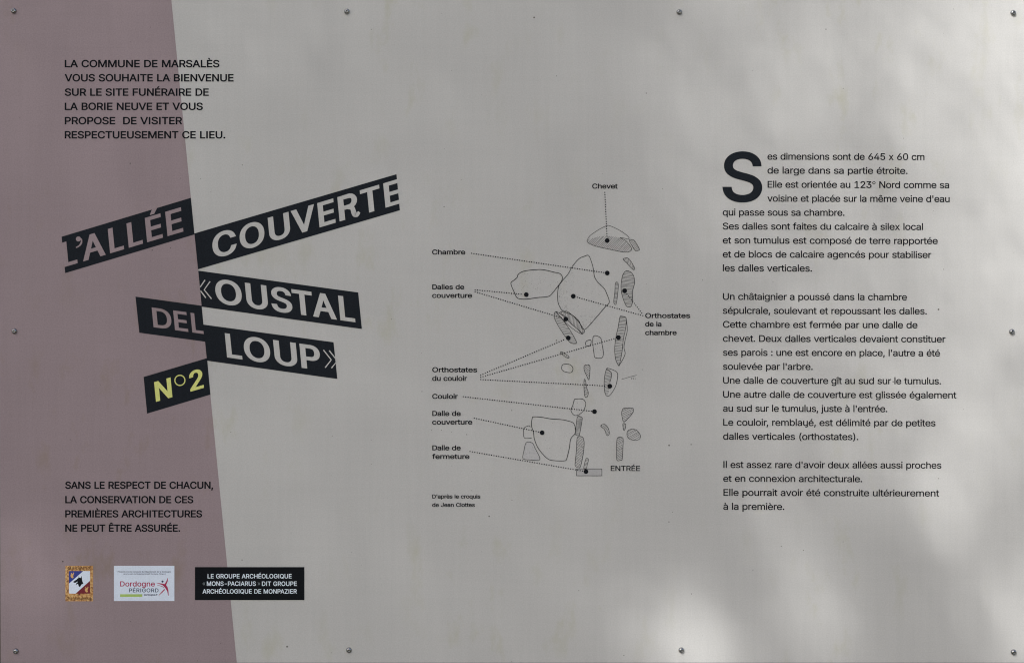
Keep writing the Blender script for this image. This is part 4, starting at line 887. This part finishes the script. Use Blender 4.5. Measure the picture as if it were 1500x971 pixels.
stone(ZB([(410, 540), (430, 527), (462, 535), (462, 600), (453, 665), (430, 620), (412, 580)]), 0.75, True, 35, 2.0)
stone(ZB([(412, 658), (425, 680), (435, 740), (448, 780), (440, 818), (420, 822), (412, 780), (408, 710)]), 0.75, True, 20, 2.0)
stone(ZB([(615, 565), (628, 558), (690, 580), (717, 610), (710, 680), (690, 740), (650, 800), (620, 812), (600, 780), (593, 700), (600, 620)]), 0.8,
      ZB([(615, 568), (662, 605), (640, 700), (635, 780), (615, 810), (600, 780), (593, 700), (600, 620)]), -10, 2.2, extra=[ZB([(618, 565), (662, 605), (645, 690)])])
q = Print()
q.stroke(ZB([(750, 661), (820, 639), (892, 620)]), 0.5, 0.25)
for a in ([(840, 645), (848, 660)], [(856, 643), (866, 660)], [(879, 650), (884, 657)]):
    q.stroke(ZB(a), 0.6, 0.25)
q.build('slope_mark', 'hatch', sign)
stone(ZD([(690, 105), (705, 97), (770, 97), (800, 125), (803, 160), (780, 215), (740, 250), (700, 262), (670, 240), (657, 205), (675, 160)]), 0.9, dots=14)
stone(ZD([(270, 290), (285, 275), (360, 278), (460, 295), (570, 303), (660, 325), (690, 350), (700, 390), (698, 440), (655, 495), (640, 590), (615, 690), (595, 712), (500, 712), (430, 697),
          (370, 640), (320, 570), (290, 490), (283, 430), (262, 360)]), 1.0, dots=45, bias=lambda x, y: min(1, max(0.05, (y - 600) / 75)))
stone(ZD([(250, 378), (235, 363), (190, 385), (182, 420), (185, 470), (205, 490), (265, 485)]), 0.8, closed=False)
stone(ZD([(205, 540), (235, 525), (275, 540), (300, 590), (345, 680), (340, 705), (325, 710), (240, 703), (195, 700), (175, 680), (188, 610)]), 0.85, dots=30, tint='pale')
stone(ZD([(725, 270), (765, 280), (768, 310), (745, 440), (735, 462), (700, 450), (705, 400), (712, 330)]), 0.75, True, 8, 1.5)
stone(ZD([(725, 475), (770, 475), (788, 520), (785, 600), (770, 700), (750, 775), (735, 782), (700, 765), (700, 720), (712, 600), (715, 520)]), 0.75, True, 28, 2.0)
stone(ZD([(810, 690), (832, 700), (818, 760), (812, 792), (785, 792), (795, 730)]), 0.75, True, 15, 2.0)
stone(ZD([(713, 800), (722, 794), (838, 794), (955, 794), (965, 802), (965, 855), (958, 862), (838, 862), (720, 862), (713, 855)]), 0.8, tint='grey')
stone(ZD([(1170, 205), (1190, 188), (1270, 188), (1280, 205), (1270, 240), (1190, 325), (1170, 285), (1163, 240)]), 0.75, True, -25, 2.4)
stone(ZD([(1175, 345), (1203, 350), (1195, 405), (1183, 405)]), 0.75, True, 20, 1.9)
stone(ZD([(1222, 420), (1250, 400), (1300, 402), (1330, 425), (1352, 465), (1340, 495), (1300, 510), (1240, 495), (1217, 460)]), 0.75, True, -30, 2.5)
stone(ZD([(1130, 480), (1165, 480), (1178, 500), (1175, 600), (1168, 700), (1150, 708), (1115, 705), (1112, 600), (1115, 510)]), 0.75, True, -28, 2.2)
stone(ZD([(955, 370), (970, 352), (1000, 352), (1030, 390), (1040, 440), (1025, 462), (1010, 450), (990, 400)]), 0.75, True, -62, 2.2)


# --- captions of the plan with their dotted leaders
def caption(lines, leaders=(), cap=7.4, weight=0.3):
    q = Print()
    for s, x0, x1, b in lines:
        text(q, s, x0, x1, b, cap, weight, 0.3, 0.0, -30)
    c = q.build('caption', 'text', sign)
    for (ax, ay), (bx, by) in leaders:
        q = Print()
        L = math.hypot(bx - ax, by - ay)
        n = int((L - 4.2) / 3.56)
        for i in range(n + 1):
            t = i * 3.56 / L
            q.dot(ax + (bx - ax) * t, ay + (by - ay) * t, 0.92, 0.36, 8)
        q.dot(bx, by, 3.45, 0.38, 24)
        q.build('leader_line', 'text', c)


caption([('Chevet', 867.4, 904.8, 276.6)], [((885.9, 282.1), (889.4, 352.5))])
caption([('Chambre', 632.9, 681.5, 373.0)], [((690.7, 371.2), (889.5, 400.0))])
caption([('Dalles de', 633.1, 680.0, 424.0), ('couverture', 633.0, 691.5, 436.4)], [((696.0, 424.7), (770.9, 431.6)), ((696.0, 427.5), (828.8, 467.3))])
caption([('Orthostates', 945.0, 1010.8, 465.9), ('de la', 945.0, 968.9, 478.2), ('chambre', 945.0, 991.2, 490.8)], [((941.6, 462.4), (839.7, 433.9)), ((940.0, 458.6), (915.0, 426.0))])
caption([('Orthostates', 633.1, 699.0, 545.1), ('du couloir', 633.1, 684.2, 557.7)],
        [((704.2, 549.2), (832.4, 494.9)), ((704.2, 552.4), (905.8, 494.3)), ((704.2, 555.8), (893.2, 565.4))])
caption([('Couloir', 633.1, 670.7, 584.0)], [((678.7, 580.8), (870.8, 602.6))])
caption([('Dalle de', 633.2, 674.9, 609.0), ('couverture', 633.0, 691.9, 621.6)], [((694.7, 612.2), (794.1, 633.5))])
caption([('Dalle de', 633.2, 674.9, 659.3), ('fermeture', 633.0, 687.7, 671.9)], [((688.5, 660.9), (858.3, 690.4))])
caption([('ENTRÉE', 894.5, 937.6, 689.5)], cap=7.7, weight=0.2)
caption([("D'après le croquis", 633.1, 703.7, 729.7), ('de Jean Clottes', 633.0, 695.7, 742.0)], cap=5.9, weight=0.25)

# --- the three marks at the bottom
KR = zoom(92, 824, 16.18)
p = Print()
p.poly(KR([(62, 68), (720, 68), (720, 908), (62, 908)]), 0.24)
arms = p.build('coat_of_arms', 'gold_ground', sign)
p = Print()
p.poly(KR([(146, 192), (648, 192), (648, 726), (420, 726), (398, 780), (376, 726), (160, 726), (146, 700)]), 0.28)
p.build('shield', 'white', arms)
p = Print()
p.poly(KR([(146, 192), (486, 192), (146, 490)]), 0.32)
p.build('blue_quarter', 'blue', arms)
p = Print()
p.poly(KR([(648, 420), (648, 726), (420, 726), (398, 780), (376, 726), (304, 726)]), 0.32)
p.build('red_quarter', 'red', arms)
p = Print()
p.poly(KR([(246, 446), (330, 392), (352, 368), (378, 352), (372, 312), (398, 350), (425, 356), (442, 300), (456, 372), (464, 430), (490, 490), (450, 505), (425, 540), (405, 575), (378, 545),
           (365, 500), (340, 492), (325, 518), (308, 515), (322, 478), (352, 458), (346, 436), (318, 462), (290, 470), (262, 465)]), 0.32)
p.build('wolf_head', 'text', arms)
p = Print()
for cx, cy in ((225, 290), (565, 625)):
    p.poly(KR([(cx - 38, cy - 20), (cx - 20, cy - 10), (cx - 30, cy - 60), (cx - 5, cy - 40), (cx + 12, cy - 20), (cx + 28, cy - 70), (cx + 45, cy - 50), (cx + 20, cy + 20),
               (cx + 35, cy + 50), (cx + 10, cy + 75), (cx - 20, cy + 60), (cx - 40, cy + 20)]), 0.36)
p.build('gold_charge', 'gold', arms)
p = Print()
for s, a, b, base, cap in (('MARSALES', 130, 655, 166, 78), ):
    (x0, y0), (x1, y1) = KR([(a, base), (b, base)])
    text(p, s, x0, x1, y0, cap / 16.18, 0.12, 0.3, 0, 120)
p.build('lettering', 'brown', arms)
p = Print()
(x0, y0), (x1, y1) = KR([(90, 868), (685, 868)])
text(p, 'Cité Marsalésium', x0, x1, y0, 56 / 16.18, 0.1, 0.3, 0, 40)
p.build('lettering', 'brown', arms)

KD = zoom(165, 826, 16.13)
p = Print()
p.poly(KD([(32, 36), (1460, 36), (1460, 866), (32, 866)]), 0.24)
logo = p.build('funding_logo', 'white', sign)
p = Print()


def kd_text(pr, s, a, b, base, cap, wt, off=0.3, spread=0):
    (x0, y0), (x1, y1) = KD([(a, base), (b, base)])
    text(pr, s, x0, x1, y0, cap / 16.13, wt, off, 0, spread)


kd_text(p, 'Financé avec le concours du Département de la Dordogne', 122, 1375, 190, 30, 0.1)
kd_text(p, 'dans le cadre du Budget participatif Dordogne-Périgord', 255, 1250, 238, 26, 0.08)
kd_text(p, 'PÉRIGORD', 388, 1085, 660, 92, 0.16, spread=60)
kd_text(p, 'dordogne.fr', 740, 1065, 738, 40, 0.16)
p.dot(*KD([(1180, 406)])[0], 1.6, 0.3, 14)
p.build('lettering', 'navy', logo)
p = Print()
kd_text(p, 'Dordogne', 178, 1000, 522, 122, 0.22)
p.build('lettering', 'crimson', logo)
p = Print()
p.stroke(KD([(1040, 440), (1110, 455), (1180, 472), (1235, 500), (1275, 555), (1305, 630), (1320, 740)]), [0.4, 1.2, 2.2, 3.8, 3.4, 2.0, 0.7], 0.3)
p.stroke(KD([(1302, 325), (1290, 390), (1268, 440), (1235, 490)]), [0.5, 1.8, 2.2, 2.6], 0.32)
p.stroke(KD([(1050, 490), (1110, 503), (1175, 525), (1225, 560)]), [0.3, 0.6, 0.8, 0.5], 0.3)
p.stroke(KD([(1232, 590), (1165, 660), (1090, 735)]), [1.6, 1.6, 0.5], 0.3)
p.build('dancing_figure', 'crimson', logo)
p = Print()
p.poly(KD([(178, 705), (702, 705), (702, 768), (178, 768)]), 0.3)
p.build('green_bar', 'green', logo)

KP = zoom(280, 826, 8.824)
p = Print()
p.poly(KP([(50, 36), (1464, 36), (1464, 462), (50, 462)]), 0.24)
plate = p.build('association_plate', 'plate', sign)
p = Print()
for s, a, b, base in (('LE GROUPE ARCHÉOLOGIQUE', 213, 1300, 182), ('MONS-PACIARUS', 203, 838, 278), ('DIT GROUPE', 915, 1367, 279), ('ARCHÉOLOGIQUE DE MONPAZIER', 148, 1367, 378)):
    (x0, y0), (x1, y1) = KP([(a, base), (b, base)])
    text(p, s, x0, x1, y0, 58 / 8.824, 0.2, 0.3)
p.build('lettering', 'white_text', plate)
for s, a, b in (('«', 148, 182), ('»', 860, 892)):
    p = Print()
    (x0, y0), (x1, y1) = KP([(a, 278), (b, 278)])
    text(p, s, x0, x1, y0, 9.0, 0.12, 0.3)
    p.build('lettering', 'grey_text', plate)


# --- ten domed screws
def screw_mesh():
    bm = bmesh.new()
    n = 32
    prof = [(3.35, 0.0), (3.4, 0.35), (3.2, 0.95), (2.75, 1.9), (2.15, 2.45), (1.62, 2.75)]
    rings = []
    for r, h in prof:
        rings.append([bm.verts.new((r * 0.001 * math.cos(2 * math.pi * i / n), -h * 0.001, r * 0.001 * math.sin(2 * math.pi * i / n))) for i in range(n)])
    hexr = []
    for i in range(n):
        a = 2 * math.pi * i / n
        k = (a + math.pi / 6) % (math.pi / 3) - math.pi / 6
        r = 1.25 / math.cos(k)
        hexr.append(r)
    for h in (2.8, 1.1):
        rings.append([bm.verts.new((hexr[i] * 0.001 * math.cos(2 * math.pi * i / n), -h * 0.001, hexr[i] * 0.001 * math.sin(2 * math.pi * i / n))) for i in range(n)])
    for a, b in zip(rings, rings[1:]):
        for i in range(n):
            bm.faces.new((a[i], a[(i + 1) % n], b[(i + 1) % n], b[i]))
    bmesh.ops.recalc_face_normals(bm, faces=bm.faces)
    for f in bm.faces:
        f.smooth = True
    me = bpy.data.meshes.new('screw')
    bm.to_mesh(me)
    bm.free()
    me.materials.append(M['steel'])
    return me


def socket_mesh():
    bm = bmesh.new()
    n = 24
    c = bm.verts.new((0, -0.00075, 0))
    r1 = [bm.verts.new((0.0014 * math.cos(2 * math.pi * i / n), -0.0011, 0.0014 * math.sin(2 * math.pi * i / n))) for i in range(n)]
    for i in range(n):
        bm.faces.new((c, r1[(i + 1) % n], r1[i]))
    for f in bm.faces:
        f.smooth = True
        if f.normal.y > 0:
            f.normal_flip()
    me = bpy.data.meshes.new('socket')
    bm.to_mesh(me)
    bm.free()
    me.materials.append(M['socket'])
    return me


screw = bpy.data.objects.new('screw', screw_mesh())
C.objects.link(screw)
screw.parent = sign
sock = bpy.data.objects.new('socket', socket_mesh())
C.objects.link(sock)
sock.parent = screw
for i, (px, py) in enumerate(((20.3, 16.6), (508.2, 17.4), (995, 18.3), (1484, 19.6), (21.2, 485), (1482, 486), (23.3, 953.2), (511.2, 951.6), (998, 951.6), (1484.6, 954.5))):
    if i == 0:
        o = screw
    else:
        o = screw.copy()
        C.objects.link(o)
        o.parent = sign
        k = sock.copy()
        C.objects.link(k)
        k.parent = o
    x, y, z = place(px, py, 0)
    o.location = (x, 0, z)
    o.rotation_euler = (0, random.uniform(0, 1.0), 0)


# ------------------------------------------------------------------ the tree whose crown dapples the sign
def wanted_sun(px, py):
    """wanted sunlight (0..1) through the crown at a point of the sign"""
    def g(x, y, sx, sy, a):
        return a * math.exp(-0.5 * (((px - x) / sx) ** 2 + ((py - y) / sy) ** 2))
    r = min(1, max(0, (px - 930) / 520))
    t = 0.34 * r ** 1.3 * (1 if py < 480 else math.exp(-((py - 480) / 240) ** 2)) + 0.035 * max(0, 1 - py / 850)
    t += g(1515, 210, 60, 120, 0.20) + g(1540, -20, 110, 80, 0.27) + g(1310, 60, 70, 50, 0.06)
    t += g(1205, 150, 60, 70, 0.13) + g(1035, 0, 50, 25, 0.18) + g(1040, 150, 60, 60, 0.08) + g(1060, 260, 60, 50, 0.08)
    t += g(1012, 950, 42, 44, 0.80) + g(985, 850, 34, 34, 0.10) + g(872, 930, 18, 45, 0.20)
    t += g(1398, 735, 36, 38, 0.45) + g(1440, 660, 26, 50, 0.10) + g(1503, 915, 36, 60, 0.66)
    t += g(1165, 800, 70, 40, 0.08) + g(1200, 905, 55, 45, 0.30) + g(1120, 945, 50, 25, 0.10)
    t += g(1110, 590, 60, 40, 0.09) + g(845, 730, 40, 40, 0.07) + g(590, 865, 24, 26, 0.13) + g(830, 845, 40, 30, 0.06) + g(700, 700, 22, 30, 0.04) + g(960, 600, 40, 40, 0.03)
    t += g(150, 250, 15, 40, 0.20) + g(40, 850, 30, 42, 0.20) + g(8, 110, 18, 40, 0.10) + g(190, 30, 26, 50, 0.14)
    t -= g(1078, 880, 22, 40, 0.14) + g(1310, 850, 40, 60, 0.12) + g(1450, 810, 26, 40, 0.10)
    return min(0.95, max(0.0, t))


def tree():
    rnd = random.Random(3)
    base = Vector((-4.9, -5.5, 0))
    t = bpy.data.objects.new('tree', None)
    C.objects.link(t)
    t.location = base
    t['label'] = 'tall leafy tree whose crown dapples the sign with sun and shade'
    t['category'] = 'tree'
    ctr = Vector((0, 0, ZC)) + SUN * 8.2 + Vector((-1.3, 0, 0.9))      # middle of the crown
    # trunk and limbs
    bm = bmesh.new()

    def limb(pts, r0, r1, seg=10):
        prev = None
        n = len(pts)
        for i, p in enumerate(pts):
            d = (pts[min(i + 1, n - 1)] - pts[max(i - 1, 0)]).normalized()
            a = d.orthogonal().normalized()
            b = d.cross(a)
            r = r0 + (r1 - r0) * i / (n - 1)
            ring = [bm.verts.new(p + (a * math.cos(2 * math.pi * k / seg) + b * math.sin(2 * math.pi * k / seg)) * r * rnd.uniform(0.93, 1.07)) for k in range(seg)]
            if prev:
                for k in range(seg):
                    bm.faces.new((prev[k], prev[(k + 1) % seg], ring[(k + 1) % seg], ring[k]))
            prev = ring
    fork = Vector((0.1, 0.1, 3.5))
    limb([Vector((0, 0, -0.2)), Vector((0.02, 0, 0.4)), Vector((0.06, 0.05, 1.8)), fork], 0.30, 0.19)
    top = ctr - base
    def shades(p):
        """whether a point of the tree stands between the sun and the sign"""
        q = p + base
        q = q - SUN * (q.y / SUN.y)
        return abs(q.x) < 0.9 and abs(q.z - ZC) < 0.7

    k = 0
    while k < 8:
        a = rnd.uniform(0, 2 * math.pi)
        end = top + Vector((2.0 * math.cos(a), 1.8 * math.sin(a), rnd.uniform(-0.6, 1.4)))
        mid = fork.lerp(end, 0.5) + Vector((rnd.uniform(-0.3, 0.3), rnd.uniform(-0.3, 0.3), 0.35))
        pts = [fork + Vector((0, 0, -0.1)), fork.lerp(mid, 0.5), mid, mid.lerp(end, 0.5), end]
        if any(shades(p.lerp(q, t_ / 6)) for p, q in zip(pts, pts[1:]) for t_ in range(7)):
            continue
        limb(pts, 0.11, 0.02, 8)
        k += 1
    me = bpy.data.meshes.new('trunk')
    bm.normal_update()
    bm.to_mesh(me)
    bm.free()
    me.materials.append(M['bark'])
    o = bpy.data.objects.new('trunk', me)
    C.objects.link(o)
    o.parent = t

    V, F = [], []

    def leaf(p, size):
        d = Vector((rnd.gauss(0, 1), rnd.gauss(0, 1), rnd.gauss(0, 0.6)))
        d.normalize()
        n = Vector((rnd.gauss(0, 1), rnd.gauss(0, 1), rnd.gauss(0, 1) + 0.8))
        s = d.cross(n)
        if s.length < 1e-4:
            return
        s.normalize()
        k = len(V)
        q = p - base
        V.extend([q - d * size, q + s * size * 0.55 + d * size * 0.1, q + d * size, q - s * size * 0.55 + d * size * 0.1])
        F.append((k, k + 1, k + 2, k + 3))
    # leaves between the sun and the sign: density shaped to place the sun patches
    x0, x1, z0, z1 = -1.05, 1.05, -0.85, 0.85
    A = (x1 - x0) * (z1 - z0)
    size = 0.0115
    cover = 1.1 * size * size * 0.52 / abs(SUN.y)              # shade of one leaf on the sign
    tmax = 4.2
    for i in range(int(tmax * A / cover)):
        x, z = rnd.uniform(x0, x1), rnd.uniform(z0, z1)
        r = rnd.random()
        want = wanted_sun(x / S + 750, 485.5 - z / S)
        tau = min(tmax, -math.log(max(want, 0.012)))
        if r * tmax > tau:
            continue
        leaf(Vector((x, 0, z + ZC)) + SUN * rnd.uniform(7.2, 8.6), size * rnd.uniform(0.85, 1.15))
    # the rest of the crown, in clumps
    for c in range(190):
        v = Vector((rnd.gauss(0, 1), rnd.gauss(0, 1), rnd.gauss(0, 1))).normalized() * rnd.uniform(0.55, 1.0)
        cp = ctr + Vector((v.x * 2.9, v.y * 2.6, v.z * 2.1))
        # clumps leave the sun's path to the sign to the leaves placed there
        q = cp - SUN * (cp.y / SUN.y)
        if abs(q.x) < 1.15 and abs(q.z - ZC) < 1.0:
            continue
        for j in range(90):
            p_ = cp + Vector((rnd.gauss(0, 0.3), rnd.gauss(0, 0.3), rnd.gauss(0, 0.22)))
            q = p_ - SUN * (p_.y / SUN.y)
            if abs(q.x) < 0.75 and abs(q.z - ZC) < 0.55:
                continue
            leaf(p_, rnd.uniform(0.04, 0.06))
    me = bpy.data.meshes.new('crown')
    me.from_pydata(V, [], F)
    me.update()
    me.materials.append(M['leaf'])
    o = bpy.data.objects.new('crown', me)
    C.objects.link(o)
    o.parent = t
    print('leaves', len(F))


tree()
